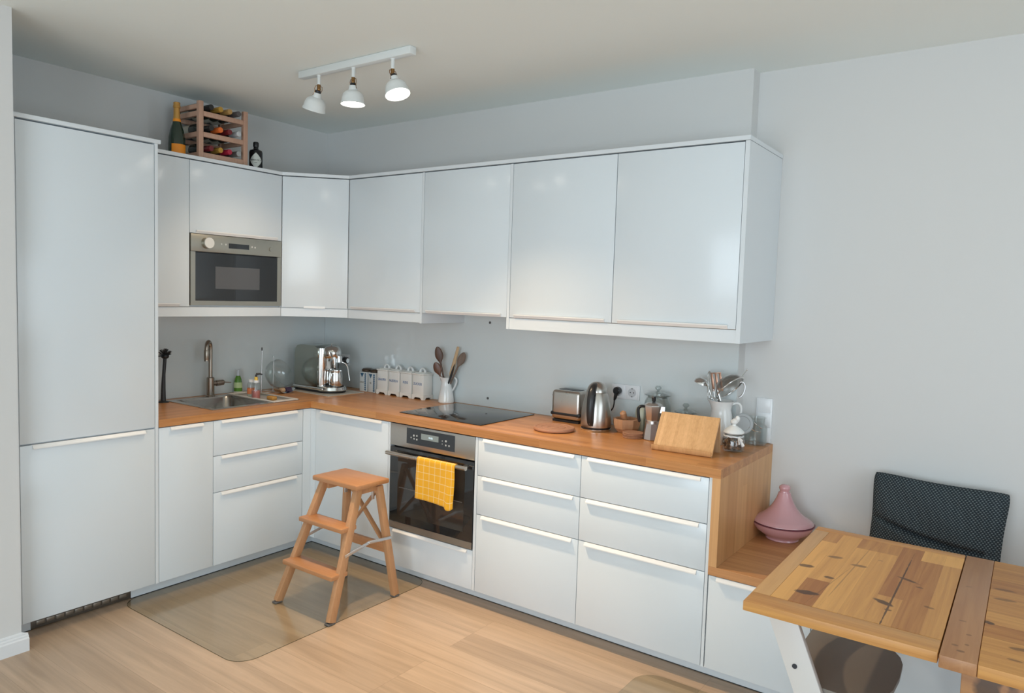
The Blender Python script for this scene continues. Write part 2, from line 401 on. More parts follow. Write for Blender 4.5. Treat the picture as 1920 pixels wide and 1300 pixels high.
# worktop (one L shape with an opening for the sink bowls)
t = thing('kitchen_worktop', 'L-shaped oak worktop with a waterfall end panel on the right', 'worktop', (1.6, -.3, .5))
b = B(); Z0, Z1 = .8795, ZC
SX0, SX1, SY0, SY1 = .105, .515, -1.195, -.675
for (x0, x1, y0, y1) in ((.003, SX0, -1.571, -.006), (SX0, SX1, -1.571, SY0), (SX0, SX1, SY1, -.006), (SX1, E, -1.571, -.6286)):
    b.box(x0, x1, y0, y1, Z0, Z1)
b.box(SX1, E, -.6286, -.006, Z0, Z1)
fin('worktop_slab', b, ctopl, t, flat=True)
b = B().prism([(E, -E), (3.1664, -E), (3.1664, YB-.001), (XP+.002, YB-.001), (XP+.002, -.001), (E, -.001)], 'z', Z0, Z1)
fin('worktop_slab', b, ctop, t, flat=True)
fin('waterfall_panel', B().box(3.132, 3.1664, -E, YB-.001, .5125, Z0-.0002), panelw, t, flat=True)
t = thing('oak_bench', 'long oak bench top along the right wall', 'bench', (4.2, -.3, .4765))
fin('seat_board', B().box(3.132, 5.2, -E, YB-.001, .4765, .512, .001), benchw, t, flat=True)

# backsplash
solo('glass_backsplash', B().box(.0006, .006, YFR+.02, -.0065, ZC+.0005, 1.47), splash, 'grey glass backsplash behind the sink tap', 'backsplash', flat=True)
solo('glass_backsplash', B().box(.0066, XP-.001, -.006, -.0006, ZC+.0005, 1.475), splash, 'long grey glass backsplash behind the hob and kettle', 'backsplash', flat=True)
for z, lb in ((1.428, 'small steel screw cap high on the glass under the wall cabinets'), (.97, 'small dark screw cap low on the glass behind the hob')):
    solo('screw_cap', B().cyl((1.499, -.0063, z), (1.499, -.009, z), .0075), rubber, lb, 'screw cap')

# ---------------------------------------------------------------- wall cabinets
YC, XC = -.674, .6776
XS = [XC, 1.2835, 1.8999, 2.5172, 3.1165]
def rail(t, b): return fin('light_rail', b, carc, t)
t = cab_y('wall_cabinet', 'narrow white wall cabinet between tall cabinet and microwave', YA, YBB, [('door', ZB, ZT-.004, 'bot')], ZB, ZT-.004, W, hi=.06)
rail(t, B().box(W-.022, W-.004, YA, YBB, ZR+.006, ZB-.002))
t = thing('microwave_cabinet', 'white wall cabinet holding the built-in microwave under a flap door', 'cabinet', (.2, -.97, ZB))
fin('carcass', B().box(.004, W-T-.003, YBB, YC-.001, 1.885, ZT-.004), carc, t)
fin('bottom_shelf', B().box(.004, W-T-.003, YBB, YC-.001, ZB, ZB+.012), carc, t)
front_y(t, 'flap_door', YBB, YC, 1.880, ZT-.004, 'bot', W)
rail(t, B().box(W-.022, W-.004, YBB, YC, ZR+.006, ZB-.002))
t = thing('corner_wall_cabinet', 'white diagonal corner wall cabinet above the coffee machine', 'cabinet', (.25, -.25, ZB))
k = (T+.004)*math.sqrt(2)
fin('carcass', B().prism([(.004, YC+.001), (W-k, YC+.001), (W-.003, YC+.014), (XC-.014, -W+.003), (XC-.001, -W+k), (XC-.001, -.004), (.004, -.004)], 'z', ZB, ZT-.004), carc, t)
dv = Vector((XC-W, -W-YC, 0)); ln = dv.length; dv.normalize(); nv = Vector((dv.y, -dv.x, 0))
def diag(b, a0, a1, n0, n1, z0, z1, bev=0):
    s0 = len(b.b.verts); b.box(a0, a1, n0, n1, z0, z1, bev)
    for v in b._new(s0): c = v.co.copy(); v.co = Vector((W, YC, 0))+dv*c.x+nv*c.y+Vector((0, 0, c.z))
    return b
d_ = fin('door', diag(B(), .003, ln-.003, -T+.002, .002, ZB+G, ZT-.004-G, .001), gloss, t)
fin('handle', diag(B(), ln*.34, ln*.66, -.003, .006, ZB-.001, ZB+.012), hand, d_)
rail(t, diag(B(), 0, ln, -.022, -.003, ZR+.006, ZB-.002))
LB = ['white wall cabinet beside the corner, left of the hood cabinet', 'white wall cabinet over the hob, bottom raised above its neighbours',
      'white wall cabinet right of the hob, above the toaster', 'white wall cabinet at the right end of the upper row']
for i in range(4):
    x0, x1 = XS[i], XS[i+1]
    t = cab_x('wall_cabinet', LB[i], x0+(.017 if i in (1, 2) else .0005), x1, [('door', ZB, ZT-.004, 'bot')], ZB+.001, ZT-.004, W, group='wall cabinets on the back wall', yback=-.004)
    if i == 0:
        rail(t, B().box(x0, x1-.001, -W+.004, -W+.022, ZR+.004, ZB-.002))
        fin('side_panel', B().box(x1, x1+.016, -W, -.004, ZR, ZT-.004), carc, t)
    if i == 2:
        fin('side_panel', B().box(x0, x0+.016, -W, -.004, ZR, ZT-.004), carc, t)
    if i >= 2: rail(t, B().box(x0+(.017 if i == 2 else 0), x1, -W+.003, -W+.021, ZR, ZB-.002))
    if i == 3:
        fin('side_panel', B().box(3.1172, 3.1364, -W, -.0008, ZR, ZT-.001).box(3.1172, 3.1364, -.0008, YB-.0008, ZR, ZT-.001), carc, t)
b = B().prism([(.003, -1.557), (W+.004, -1.557), (W+.004, YC-.002), (XC-.002, -W-.004), (3.1384, -W-.004), (3.1384, YB-.001), (XP+.002, YB-.001), (XP+.002, -.001), (.003, -.001)], 'z', ZT+.0005, 2.297)
solo('top_panel', b, carc, 'thin white panel capping the whole row of wall cabinets', 'panel')

# ---------------------------------------------------------------- microwave
t = thing('microwave', 'built-in steel microwave with black glass door', 'microwave', (.2, -.97, 1.491))
y0, y1 = -1.264, -.677
fin('housing', B().box(.02, W-.016, y0+.003, y1-.003, 1.492, 1.878), blackp, t)
mws = pm('microwave_steel', (.42, .40, .345), .33, .9)
fin('control_panel', B().box(W-.014, W+.002, y0, y1, 1.783, 1.878, .001), mws, t)
fb = B().box(W-.014, W-.001, y0, y0+.028, 1.486, 1.7815).box(W-.014, W-.001, y1-.026, y1, 1.486, 1.7815).box(W-.014, W-.001, y0+.028, y1-.026, 1.486, 1.512)
fin('door_frame', fb, mws, t)
dg = fin('door_glass', B().box(W-.012, W-.003, y0+.0285, y1-.0265, 1.5125, 1.776), blackg, t)
fin('viewing_window', B().box(W-.0032, W-.0026, -1.114, -.826, 1.580, 1.705), pm('perforated_screen', (.10, .10, .105), .15), dg)
fin('display', B().box(W+.0015, W+.003, -1.034, -.902, 1.812, 1.840), blackg, t)
kb = fin('dial_knob', B().cyl((W+.002, -1.172, 1.832), (W+.03, -1.172, 1.832), .032), mws, t)
fin('knob_cap', B().cyl((W+.0295, -1.172, 1.832), (W+.033, -1.172, 1.832), .029), pm('pale_cap', (.75, .74, .70), .3), kb)
for (yy, zz, r) in ((-1.08, 1.833, .004), (-1.053, 1.832, .005), (-.882, 1.830, .005), (-.862, 1.828, .005)):
    fin('button', B().cyl((W+.002, yy, zz), (W+.0035, yy, zz), r), pm('button_print', (.65, .64, .6), .3), t)
fin('door_button', B().cyl((W+.002, -.752, 1.826), (W+.007, -.752, 1.826), .012), mws, t)

# ---------------------------------------------------------------- oven, towel, hob
t = thing('oven', 'built-in steel and black glass oven under the hob', 'oven', (1.6, -.3, .291))
ov = pm('oven_steel', (.50, .48, .45), .3, .95)
x0, x1 = 1.3035, 1.896
fin('housing', B().box(x0, x1, -F+.03, -.05, .292, .872), blackp, t)
fin('control_panel', B().box(x0, x1, -F-.002, -F+.029, .753, .874, .001), ov, t)
cp = fin('control_glass', B().box(1.425, 1.765, -F-.0032, -F-.0015, .777, .862), pm('control_glass_dark', (.03, .035, .042), .12), t)
fin('display', B().box(1.531, 1.654, -F-.0040, -F-.0031, .812, .843), pm('lcd', (.26, .31, .31), .2), cp)
text('18:00', .014, pm('lcd_digits', (.65, .8, .88), .3, emit=(.6, .8, .95), es=.6), cp, frame_m((1.598, -F-.0043, .826), (1, 0, 0)), 'clock_digits')
for (xx, zz, r) in ((1.458, .812, .004), (1.478, .825, .006), (1.50, .826, .005), (1.48, .808, .005), (1.50, .806, .005), (1.68, .824, .003), (1.705, .826, .006), (1.68, .808, .003), (1.705, .804, .005), (1.727, .804, .005)):
    fin('touch_symbol', B().cyl((xx, -F-.0031, zz), (xx, -F-.0036, zz), r, seg=12), pm('symbol_print', (.5, .52, .52), .4), cp)
d_ = fin('oven_door', B().box(x0+.002, x1-.002, -F-.004, -F+.027, .293, .745, .002), blackg, t)
ovw = pm('oven_window_glass', (.035, .030, .026), .05, spec=.9)
fin('door_window', B().box(1.365, 1.835, -F-.0046, -F-.0038, .372, .70), ovw, d_)
fin('door_trim', B().box(x0+.002, x1-.002, -F-.0062, -F-.0035, .293, .328), ov, d_)
fin('rack_shelf', B().box(1.375, 1.825, -F-.0050, -F-.0044, .523, .527), pm('rack_line', (.16, .15, .14), .3), d_)
h = B().cyl((1.318, -F-.047, .717), (1.878, -F-.047, .717), .0115)
h.cyl((1.35, -F-.047, .717), (1.35, -F-.003, .717), .009).cyl((1.85, -F-.047, .717), (1.85, -F-.003, .717), .009)
fin('door_handle', h, steel, d_)
# towel draped over the bar
tm = bpy.data.materials.new('yellow_check'); tm.use_nodes = True
N = tm.node_tree.nodes; L = tm.node_tree.links; P = N['Principled BSDF']; P.inputs['Roughness'].default_value = .9; P.inputs['Sheen Weight'].default_value = .2
tc = N.new('ShaderNodeUVMap'); sp = N.new('ShaderNodeSeparateXYZ'); L.new(tc.outputs[0], sp.inputs[0])
def mth(op, a, bb=None, c=None):
    n = N.new('ShaderNodeMath'); n.operation = op
    for i, v in enumerate((a, bb, c)):
        if v is None: continue
        if isinstance(v, (int, float)): n.inputs[i].default_value = v
        else: L.new(v, n.inputs[i])
    return n.outputs[0]
ms = []
for k_ in 'XY':
    fr = mth('FRACT', mth('MULTIPLY', sp.outputs[k_], 1/.0375)); ms.append(mth('LESS_THAN', mth('ABSOLUTE', mth('SUBTRACT', fr, .5)), .035))
mk = mth('MAXIMUM', ms[0], ms[1]); mx = N.new('ShaderNodeMix'); mx.data_type = 'RGBA'; L.new(mth('MULTIPLY', mk, .75), mx.inputs[0])
mx.inputs[6].default_value = (.86, .42, .015, 1); mx.inputs[7].default_value = (.9, .72, .38, 1); L.new(mx.outputs[2], P.inputs['Base Color'])
bmh = bmesh.new(); uvl = bmh.loops.layers.uv.new('UVMap'); HY, HZ, HR = -F-.047, .717, .0135
nu, nv_ = 36, 60; back, frontl = .13, .205; tot = back+math.pi*HR+frontl
grid = []
for j in range(nv_+1):
    s_ = tot*j/nv_; row = []
    for i in range(nu+1):
        u = i/nu; x = 1.556+.259*u
        fl = frontl*(1+.02*math.sin(u*3)) 
        if s_ < back: y, z = HY+HR, HZ-(back-s_); x -= .075*u*min(1, (back-s_)/.02)
        elif s_ < back+math.pi*HR:
            a = (s_-back)/HR; y, z = HY+HR*math.cos(a), HZ+HR*math.sin(a)
        else:
            q = s_-back-math.pi*HR; y, z = HY-HR-.004*q/.2, HZ-q*(1.0+.05*u)
            y -= max(0, .006*math.sin(u*9+q*6)*(q/.2)); x += .004*math.sin(q*22)*(u-.3)
            if u > .80: z -= .014*(q/.2)**3*math.sin((u-.8)/.2*math.pi)
            y -= .010*math.exp(-((u-.86)/.05)**2)*(q/.2)**2
        row.append((bmh.verts.new((x, y, z)), (u*.259+.003, s_+.01)))
    grid.append(row)
for j in range(nv_):
    for i in range(nu):
        q = (grid[j][i], grid[j][i+1], grid[j+1][i+1], grid[j+1][i]); f = bmh.faces.new([a[0] for a in q])
        for lp, a in zip(f.loops, q): lp[uvl].uv = a[1]
me = bpy.data.meshes.new('dish_towel'); bmh.to_mesh(me); bmh.free(); me.materials.append(tm)
for p in me.polygons: p.use_smooth = True
o = bpy.data.objects.new('dish_towel', me); COL.objects.link(o); rec(o)
md = o.modifiers.new('s', 'SOLIDIFY'); md.thickness = .0025; md.offset = 0
o['label'] = 'yellow checked dish towel hanging over the oven handle'; o['category'] = 'towel'
# hob
t = thing('induction_hob', 'black glass induction hob set on the worktop', 'hob', (1.58, -.30, ZC))
fin('glass_plate', B().box(1.289, 1.871, -.548, -.052, ZC+.0003, ZC+.005, .002), hobg, t)

# ---------------------------------------------------------------- sink, tap and things around it
t = thing('kitchen_sink', 'stainless steel inset sink with one deep bowl', 'sink', (.31, -.94, .74))
RX0, RX1, RY0, RY1 = .068, .548, -1.228, -.650
bx0, bx1, by0, by1 = .118, .508, -1.188, -.842
b = B()
for (a0, a1, c0, c1) in ((RX0, bx0, RY0, RY1), (bx1, RX1, RY0, RY1), (bx0, bx1, RY0, by0), (bx0, bx1, by1, -.815), (bx0, bx1, -.682, RY1)):
    b.box(a0, a1, c0, c1, ZC+.0004, ZC+.0032)
fin('rim', b, steel, t)
def bowl(x0, x1, y0, y1, zt, zb, rr):
    b = B()
    def loop(ins, z, r):
        v = []
        for (cx_, cy_, a0) in ((x1-ins-r, y1-ins-r, 0), (x0+ins+r, y1-ins-r, 90), (x0+ins+r, y0+ins+r, 180), (x1-ins-r, y0+ins+r, 270)):
            for k in range(7): a = R(a0+k*15); v.append(b.b.verts.new((cx_+r*math.cos(a), cy_+r*math.sin(a), z)))
        return v
    ls = [loop(0, zt, rr*.6), loop(.004, zt-.01, rr), loop(.008, zb+.03, rr), loop(.016, zb+.008, rr), loop(.035, zb, rr)]
    for A, Q in zip(ls, ls[1:]):
        for i in range(len(A)): b.b.faces.new((A[i], A[(i+1) % len(A)], Q[(i+1) % len(A)], Q[i]))
    b.b.faces.new(ls[-1]); return b
fin('bowl', bowl(bx0, bx1, by0, by1, ZC+.003, .745, .05), pm('bowl_steel', (.36, .345, .32), .25, 1.), t, ang=60)
fin('overflow_slot', B().box(.285, .335, by1-.012, by1-.007, .868, .874).box(.285, .335, by1-.012, by1-.007, .854, .860), blackp, t)
fin('drain', B().lathe([(0, .7465), (.03, .7465), (.04, .750), (.042, .7465)], (.31, -1.01, 0)), chrome, t)
fin('half_bowl', bowl(.118, .508, -.815, -.682, ZC+.003, .80, .03), steel, t, ang=60)
tr = thing('sink_tray', 'pale plastic draining tray resting on the sink beside the bowl', 'tray', (.3, -.74, ZC+.0035))
b = B(); b.box(.072, .545, -.832, -.818, ZC+.0035, ZC+.010, .002).box(.072, .545, -.668, -.654, ZC+.0035, ZC+.010, .002)
b.box(.072, .098, -.818, -.668, ZC+.0035, ZC+.010, .002).box(.512, .545, -.818, -.668, ZC+.0035, ZC+.010, .002)
fin('tray_rim', b, pm('pale_plastic', (.66, .62, .57), .4), tr)
fin('tray_base', B().box(.0985, .5115, -.8175, -.6685, ZC-.006, ZC-.002), pm('tray_grey', (.46, .42, .40), .4), tr)
t = thing('kitchen_tap', 'tall steel kitchen tap with pull-out spray behind the sink', 'tap', (.088, -.955, ZC+.0035))
tp = pm('tap_steel', (.36, .31, .26), .25, 1.)
tx, ty = .090, -.955
fin('tap_base', B().lathe([(0, ZC+.0035), (.027, ZC+.0035), (.027, ZC+.009), (.0225, ZC+.012), (.0225, 1.036), (.018, 1.040), (0, 1.040)], (tx, ty, 0)), tp, t)
dn = Vector((.62, -.78, 0)); pts = [(tx, ty, 1.038), (tx, ty, 1.12), (tx, ty, 1.205)]
for k in range(1, 12): a = math.pi*k/12; pts.append(Vector((tx, ty, 1.212))+dn*(.033*(1-math.cos(a)))+Vector((0, 0, .046*math.sin(a))))
e = Vector((tx, ty, 1.21))+dn*.066; pts.append(e)
fin('spout_pipe', B().tube(pts, .0125, 16), tp, t)
fin('spray_head', B().tube([e+Vector((0, 0, .003)), e-Vector((0, 0, .004)), e-Vector((0, 0, .055)), e-Vector((0, 0, .060)), e-Vector((0, 0, .066))], [.013, .0155, .0155, .014, .0155], 18), tp, t)
lv = fin('lever_body', B().tube([(tx, ty+.015, 1.0), (tx, ty+.035, 1.0), (tx, ty+.037, 1.0), (tx, ty+.085, 1.002), (tx, ty+.09, 1.002)], [.014, .014, .0175, .0175, .013], 18), tp, t)
fin('lever', B().tube([(tx, ty+.088, 1.003), (tx+.01, ty+.135, .998)], [.004, .003], 10), tp, lv)
# dish brush
t = thing('dish_brush', 'black dish brush standing upright left of the sink', 'brush', (.108, -1.262, ZC))
bxx, byy = .108, -1.262
fin('stand', B().lathe([(0, 0), (.032, 0), (.030, .004), (.014, .010), (.013, .018), (0, .018)], (bxx, byy, ZC+.0004)), blackp, t)
fin('handle', B().tube([(bxx, byy, ZC+.012), (bxx, byy, 1.0), (bxx+.002, byy+.002, 1.08), (bxx+.005, byy+.008, 1.180)], [.0145, .0125, .0095, .010], 14), pm('brush_handle', (.03, .033, .038), .4), t)
b = B().ball((bxx+.005, byy+.008, 1.185), .022, (1, 1, .8))
fin('brush_head', b, blackp, t)
b = B(); c = Vector((bxx+.005, byy+.008, 1.185))
for k in range(46):
    th = random.uniform(0, 2*math.pi); ph = random.uniform(.0, 1.65); dd = Vector((math.sin(ph)*math.cos(th), math.sin(ph)*math.sin(th), math.cos(ph)))
    b.tube([c+dd*.016, c+dd*.044], [.0018, .0015], 5)
o = fin('bristles', b, blackp, t); o['kind'] = 'stuff'
# bottles
def bottle_soap(x, y, z, label, liquid, r=.026, h=.105, neckc=(.85, .55, .08), pump=True, name='soap_dispenser', lab=None):
    t = thing(name, label, 'bottle', (x, y, z))
    fin('body', B().lathe([(0, 0), (r*.95, 0), (r, .005), (r, h*.82), (r*.85, h*.93), (r*.5, h), (0, h)], (x, y, z)), glass, t)
    fin('liquid', B().lathe([(0, .002), (r*.93, .002), (r*.93, h*.5), (0, h*.5)], (x, y, z)), liquid, t)
    fin('collar', B().lathe([(0, h-.003), (r*.62, h-.003), (r*.62, h+.012), (0, h+.012)], (x, y, z)), pm('white_plastic', (.85, .85, .85), .35), t)
    if pump:
        fin('neck', B().lathe([(0, h+.012), (.010, h+.012), (.010, h+.030), (.006, h+.032), (0, h+.032)], (x, y, z)), pm('yellow_plastic', neckc, .4), t)
        fin('pump', B().cyl((x, y, z+h+.03), (x, y, z+h+.046), .006).tube([(x, y, z+h+.047), (x+.012, y+.014, z+h+.050), (x+.020, y+.030, z+h+.045)], [.008, .006, .004], 10), blackp, t)
    if lab: fin('label', B().tube([(x, y, z+h*.25), (x, y, z+h*.6)], r*1.01, 24, cap=False), lab, t)
    return t
bottle_soap(.335, -.826+.02, ZC-.0018, 'clear pump bottle of pink soap standing in the sink tray', pm('pink_soap', (.50, .17, .15), .2))
bottle_soap(.262, -.790, ZC-.0018, 'clear bottle with an orange label behind the pink soap', pm('clear_soap', (.55, .55, .45), .2), r=.023, h=.10, pump=False, name='soap_bottle', lab=pm('orange_label', (.75, .22, .08), .5))
t = thing('dish_soap', 'green dish soap bottle against the glass behind the sink', 'bottle', (.05, -.735, ZC))
fin('body', B().lathe([(0, 0), (.024, 0), (.026, .01), (.024, .06), (.020, .09), (.012, .112), (0, .112)], (.046, -.735, ZC+.0002)), pm('green_soap', (.10, .26, .03), .25), t)
fin('label', B().tube([(.046, -.735, ZC+.035), (.046, -.735, ZC+.07)], [.0262, .0252], 24, cap=False), pm('pale_green_label', (.55, .68, .35), .5), t)
fin('base', B().lathe([(0, 0), (.0265, 0), (.0268, .012), (.0, .012)], (.046, -.735, ZC+.0004)), pm('white_plastic', (.85,)*3, .35), t)
fin('cap', B().cyl((.046, -.735, ZC+.108), (.046, -.735, ZC+.15), .010, .0085), pm('pale_cap_blue', (.62, .66, .70), .35), t)
solo('sponge_brush', B().box(.395, .455, -.775, -.74, ZC-.0018, ZC+.022, .006), pm('ochre_wood', (.52, .26, .06), .6), 'small ochre wooden brush block lying in the sink tray', 'brush')
# glass carafe on its drying stand, tray with corks
t = thing('decanter_stand', 'thin wire drying stand with upright rods beside the tray', 'stand', (.13, -.57, ZC))
b = B().tube([(.12+.05*math.cos(a), -.575+.05*math.sin(a), ZC+.0035) for a in [k*math.pi/12 for k in range(24)]], .0022, 8, closed=True)
b.tube([(.12, -.615, ZC+.004), (.12, -.613, 1.10), (.12, -.612, 1.195)], .0028, 8).tube([(.14, -.543, ZC+.004), (.14, -.538, 1.05), (.14, -.538, 1.150)], .0024, 8)
fin('wire_frame', b, satin, t)
fin('rod_tip', B().cyl((.12, -.612, 1.19), (.12, -.612, 1.21), .0045), rubber, t)
fin('rod_tip', B().cyl((.14, -.538, 1.148), (.14, -.538, 1.155), .008), glass, t)
Mb = Matrix.Rotation(R(62), 3, Vector((-.3, 1, 0)).normalized())
b = B().lathe([(0, -.045), (.035, -.043), (.07, -.028), (.092, .0), (.098, .03), (.094, .06), (.090, .06), (.094, .03), (.088, .002), (.067, -.024), (.034, -.039), (0, -.041)], (.155, -.530, 1.022), 36, Mb)
solo('glass_bowl', b, glass, 'clear glass bowl leaning on its side against the backsplash', 'bowl')
t = thing('spoon_rest', 'small curved metal dish with a cork beside the glass bowl', 'dish', (.20, -.53, ZC))
b = B()
prof = [(-.06, .030), (-.045, .012), (-.02, .003), (0, .001), (.02, .003), (.045, .012), (.06, .030)]
pp = prof+[(x, z+.002) for x, z in prof[::-1]]
b.prism([(-.525+p[0], ZC+p[1]) for p in pp], 'x', .20, .27)
fin('dish', b, chrome, t)
solo('cork_stopper', B().tube([(.235, -.555, ZC+.020), (.235, -.525, ZC+.020)], .0145, 16), pm('cork', (.55, .36, .22), .8), 'pale cork stopper lying in the metal dish', 'cork')
solo('wine_stopper', B().tube([(.238, -.520, ZC+.021), (.24, -.478, ZC+.023)], .0155, 16), pm('purple_plastic', (.05, .03, .07), .4), 'dark purple stopper beside the pale cork', 'cork')

# ---------------------------------------------------------------- coffee machine
solo('worktop_protector', B().prism([(.05, -.415), (.545, -.425), (.555, -.13), (.05, -.125)], 'z', ZC+.0003, ZC+.0035), pm('pale_protector', (.55, .53, .48), .25), 'thin pale protective sheet under the coffee machine', 'mat')
t = thing('coffee_machine', 'polished steel coffee machine with dark feet in the worktop corner', 'coffee machine', (.29, -.28, ZC+.004))
cs = pm('machine_steel', (.40, .42, .38), .14, 1.)
zb = ZC+.004
bz = lambda z: zb+z
fin('foot_plate', B().lathe([(0, 0), (.092, 0), (.094, .0135), (0, .0135)], (.402, -.277, zb), 48).box(.13, .40, -.372, -.182, zb, bz(.014), .012), blackp, t)
fin('base', B().box(.125, .43, -.377, -.177, bz(.013), bz(.036), .010, seg=4), chrome, t)
fin('base_front', B().lathe([(0, .014), (.096, .014), (.098, .018), (.094, .036), (.086, .041), (0, .041)], (.405, -.277, zb), 48), chrome, t)
side = [(.14, bz(.036)), (.375, bz(.036)), (.375, bz(.29)), (.34, bz(.305)), (.20, bz(.305)), (.165, bz(.297)), (.147, bz(.275)), (.14, bz(.245))]
fin('body', B().prism(side, 'y', -.372, -.195), cs, t)
fin('water_tank', B().box(.10, .139, -.355, -.21, bz(.036), bz(.28), .012), glass, t)
fin('front_column', B().tube([(.372, -.283, bz(.036)), (.372, -.283, bz(.29))], .030, 32, flat=2.6) , chrome, t)
hb = B().lathe([(.0, -.012), (.052, -.010), (.060, .0), (.062, .03), (.055, .052), (.040, .064), (.02, .070), (0, .072)], (.410, -.283, bz(.235)), 32)
fin('brew_head', hb, chrome, t)
fin('head_finial', B().lathe([(0, 0), (.007, 0), (.004, .006), (.002, .016), (0, .017)], (.405, -.283, bz(.305))), chrome, t)
fin('spout', B().tube([(.455, -.305, bz(.235)), (.462, -.305, bz(.19)), (.462, -.305, bz(.165))], [.012, .010, .008], 12).tube([(.462, -.268, bz(.24)), (.466, -.268, bz(.20))], [.018, .020], 16), chrome, t)
fin('lever', B().tube([(.45, -.33, bz(.265)), (.475, -.335, bz(.235)), (.478, -.322, bz(.195))], [.006, .005, .004], 10), chrome, t)
kn = fin('steam_knob', B().cyl((.425, -.192, bz(.205)), (.450, -.186, bz(.205)), .023), blackp, t)
fin('knob_face', B().cyl((.4495, -.186, bz(.205)), (.454, -.185, bz(.205)), .016).cyl((.40, -.21, bz(.205)), (.426, -.192, bz(.205)), .010), chrome, kn)
fin('steam_wand', B().tube([(.44, -.228, bz(.20)), (.462, -.208, bz(.185)), (.470, -.2, bz(.165)), (.482, -.192, bz(.075))], [.006, .006, .005, .004], 10), chrome, t)
fin('drip_grate', B().lathe([(0, .041), (.066, .041), (.066, .0435), (0, .0435)], (.428, -.277, zb), 40), blackp, t)
t = thing('milk_jug', 'small steel milk jug on the drip tray of the coffee machine', 'jug', (.43, -.285, bz(.039)))
jx, jy, jz = .450, -.283, bz(.044)
fin('body', B().lathe([(0, 0), (.043, 0), (.045, .004), (.0445, .04), (.042, .08), (.040, .090), (.042, .100), (.040, .100), (.038, .090), (.042, .02), (.040, .004), (0, .004)], (jx, jy, jz)), chrome, t)
fin('handle', B().tube([(jx+.01, jy-.029, jz+.085), (jx+.02, jy-.058, jz+.085), (jx+.022, jy-.062, jz+.05), (jx+.018, jy-.045, jz+.02), (jx+.01, jy-.038, jz+.018)], .0035, 10, flat=1.6), chrome, t)

# ---------------------------------------------------------------- sockets and switches
def socket(name, label, x0, x1, z0, z1, y, n, cat='socket', closed=()):
    t = thing(name, label, cat, ((x0+x1)/2, y, z0))
    fin('frame', B().box(x0, x1, y-.008, y, z0, z1, .002), sock, t)
    wdt = (x1-x0-.006)/n
    for i in range(n):
        cx_ = x0+.003+wdt*(i+.5); cz_ = (z0+z1)/2
        ins = fin('insert', B().box(cx_-wdt*.43, cx_+wdt*.43, y-.0105, y-.0079, cz_-wdt*.43, cz_+wdt*.43, .001), sock, t)
        fin('socket_well', B().cyl((cx_, y-.0108, cz_), (cx_, y-.0102, cz_), wdt*.30), pm('well_shadow', (.60, .62, .64), .4), ins)
        for dx in (-.0095, .0095): fin('pin_hole', B().cyl((cx_+dx, y-.0113, cz_), (cx_+dx, y-.0107, cz_), .003, seg=10), blackp, ins)
        for dz in (-1, 1): fin('earth_clip', B().box(cx_-.004, cx_+.004, y-.0125, y-.0107, cz_+dz*wdt*.27-.002, cz_+dz*wdt*.27+.002), rubber, ins)
    return t
socket('wall_socket', 'double white wall socket with a black plug right of the kettle', 2.337, 2.500, 1.065, 1.142, -.0062, 2)
socket('wall_socket', 'double white wall socket partly behind the coffee machine', .115, .272, 1.068, 1.146, -.0062, 2)
t = thing('power_plug', 'black plug in the left socket with a cable running down behind the kettle', 'plug', (2.378, -.03, 1.1))
fin('plug_body', B().lathe([(0, -.016), (.019, -.016), (.021, -.006), (.020, .012), (.014, .018), (0, .018)], (2.380, -.034, 1.108), 24, Matrix.Rotation(R(90), 3, 'X')).tube([(2.379, -.040, 1.10), (2.374, -.044, 1.07), (2.370, -.044, 1.058)], [.012, .008, .005], 12), blackp, t)
fin('cable', B().tube(cr([(2.370, -.044, 1.06), (2.369, -.044, 1.035), (2.361, -.044, 1.01), (2.340, -.05, .985), (2.325, -.055, .96), (2.30, -.07, .925)]), .0036, 10), blackp, t)
t = thing('light_switch', 'white vertical four-gang switch plate on the wall above the worktop end', 'switch', (3.118, YB, .925))
fin('frame', B().box(3.080, 3.156, YB-.009, YB-.0005, .921, 1.136, .002), sock, t)
for k in range(3):
    z = .926+k*.0700
    fin('rocker', B().box(3.087, 3.149, YB-.0125, YB-.0085, z, z+.0655, .0015), sock, t)

# ---------------------------------------------------------------- canisters
def canister(x0, wd, label, s, grp):
    t = thing('storage_canister', label, 'canister', (x0+wd/2, -.057, ZC), grp)
    y0, y1 = -.101, -.009; b = B(); x1 = x0+wd; z = ZC+.0004
    b.box(x0+.003, x1-.003, y0+.003, y1-.003, z+.012, z+.156, .004)
    ft = [(x0, z), (x0+.018, z), (x0+.026, z+.012), (x0+.034, z+.0135), (x1-.034, z+.0135), (x1-.026, z+.012), (x1-.018, z), (x1, z), (x1, z+.030), (x0, z+.030)]
    b.prism(ft, 'y', y0, y0+.006).prism(ft, 'y', y1-.006, y1)
    y0 += .0062; y1 -= .0062; fs = [(y0, z), (y0+.012, z), (y0+.020, z+.012), (y1-.020, z+.012), (y1-.012, z), (y1, z), (y1, z+.0298), (y0, z+.0298)]
    b.prism(fs, 'x', x0, x0+.006).prism(fs, 'x', x1-.006, x1)
    fin('body', b, creamc, t); y0 -= .0062; y1 += .0062
    l = fin('lid', B().box(x0-.001, x1+.001, y0-.001, y1+.001, z+.1565, z+.166, .003).box(x0+.012, x1-.012, y0+.012, y1-.012, z+.166, z+.172, .003), creamc, t)
    cx_ = (x0+x1)/2
    fin('lid_knob', B().tube([(cx_+.021*math.cos(a), -.055, z+.170+.024*math.sin(a)) for a in [math.pi*k/12 for k in range(13)]], [.009-.0035*math.sin(math.pi*k/12) for k in range(13)], 12), whitec, l)
    text(s, .0215, blue, t, frame_m((cx_-.002, y0+.0022, z+.098), (1, 0, 0)), sx=min(1.15, .074/(len(s)*.0138)), bold=.0003)
cw = .1
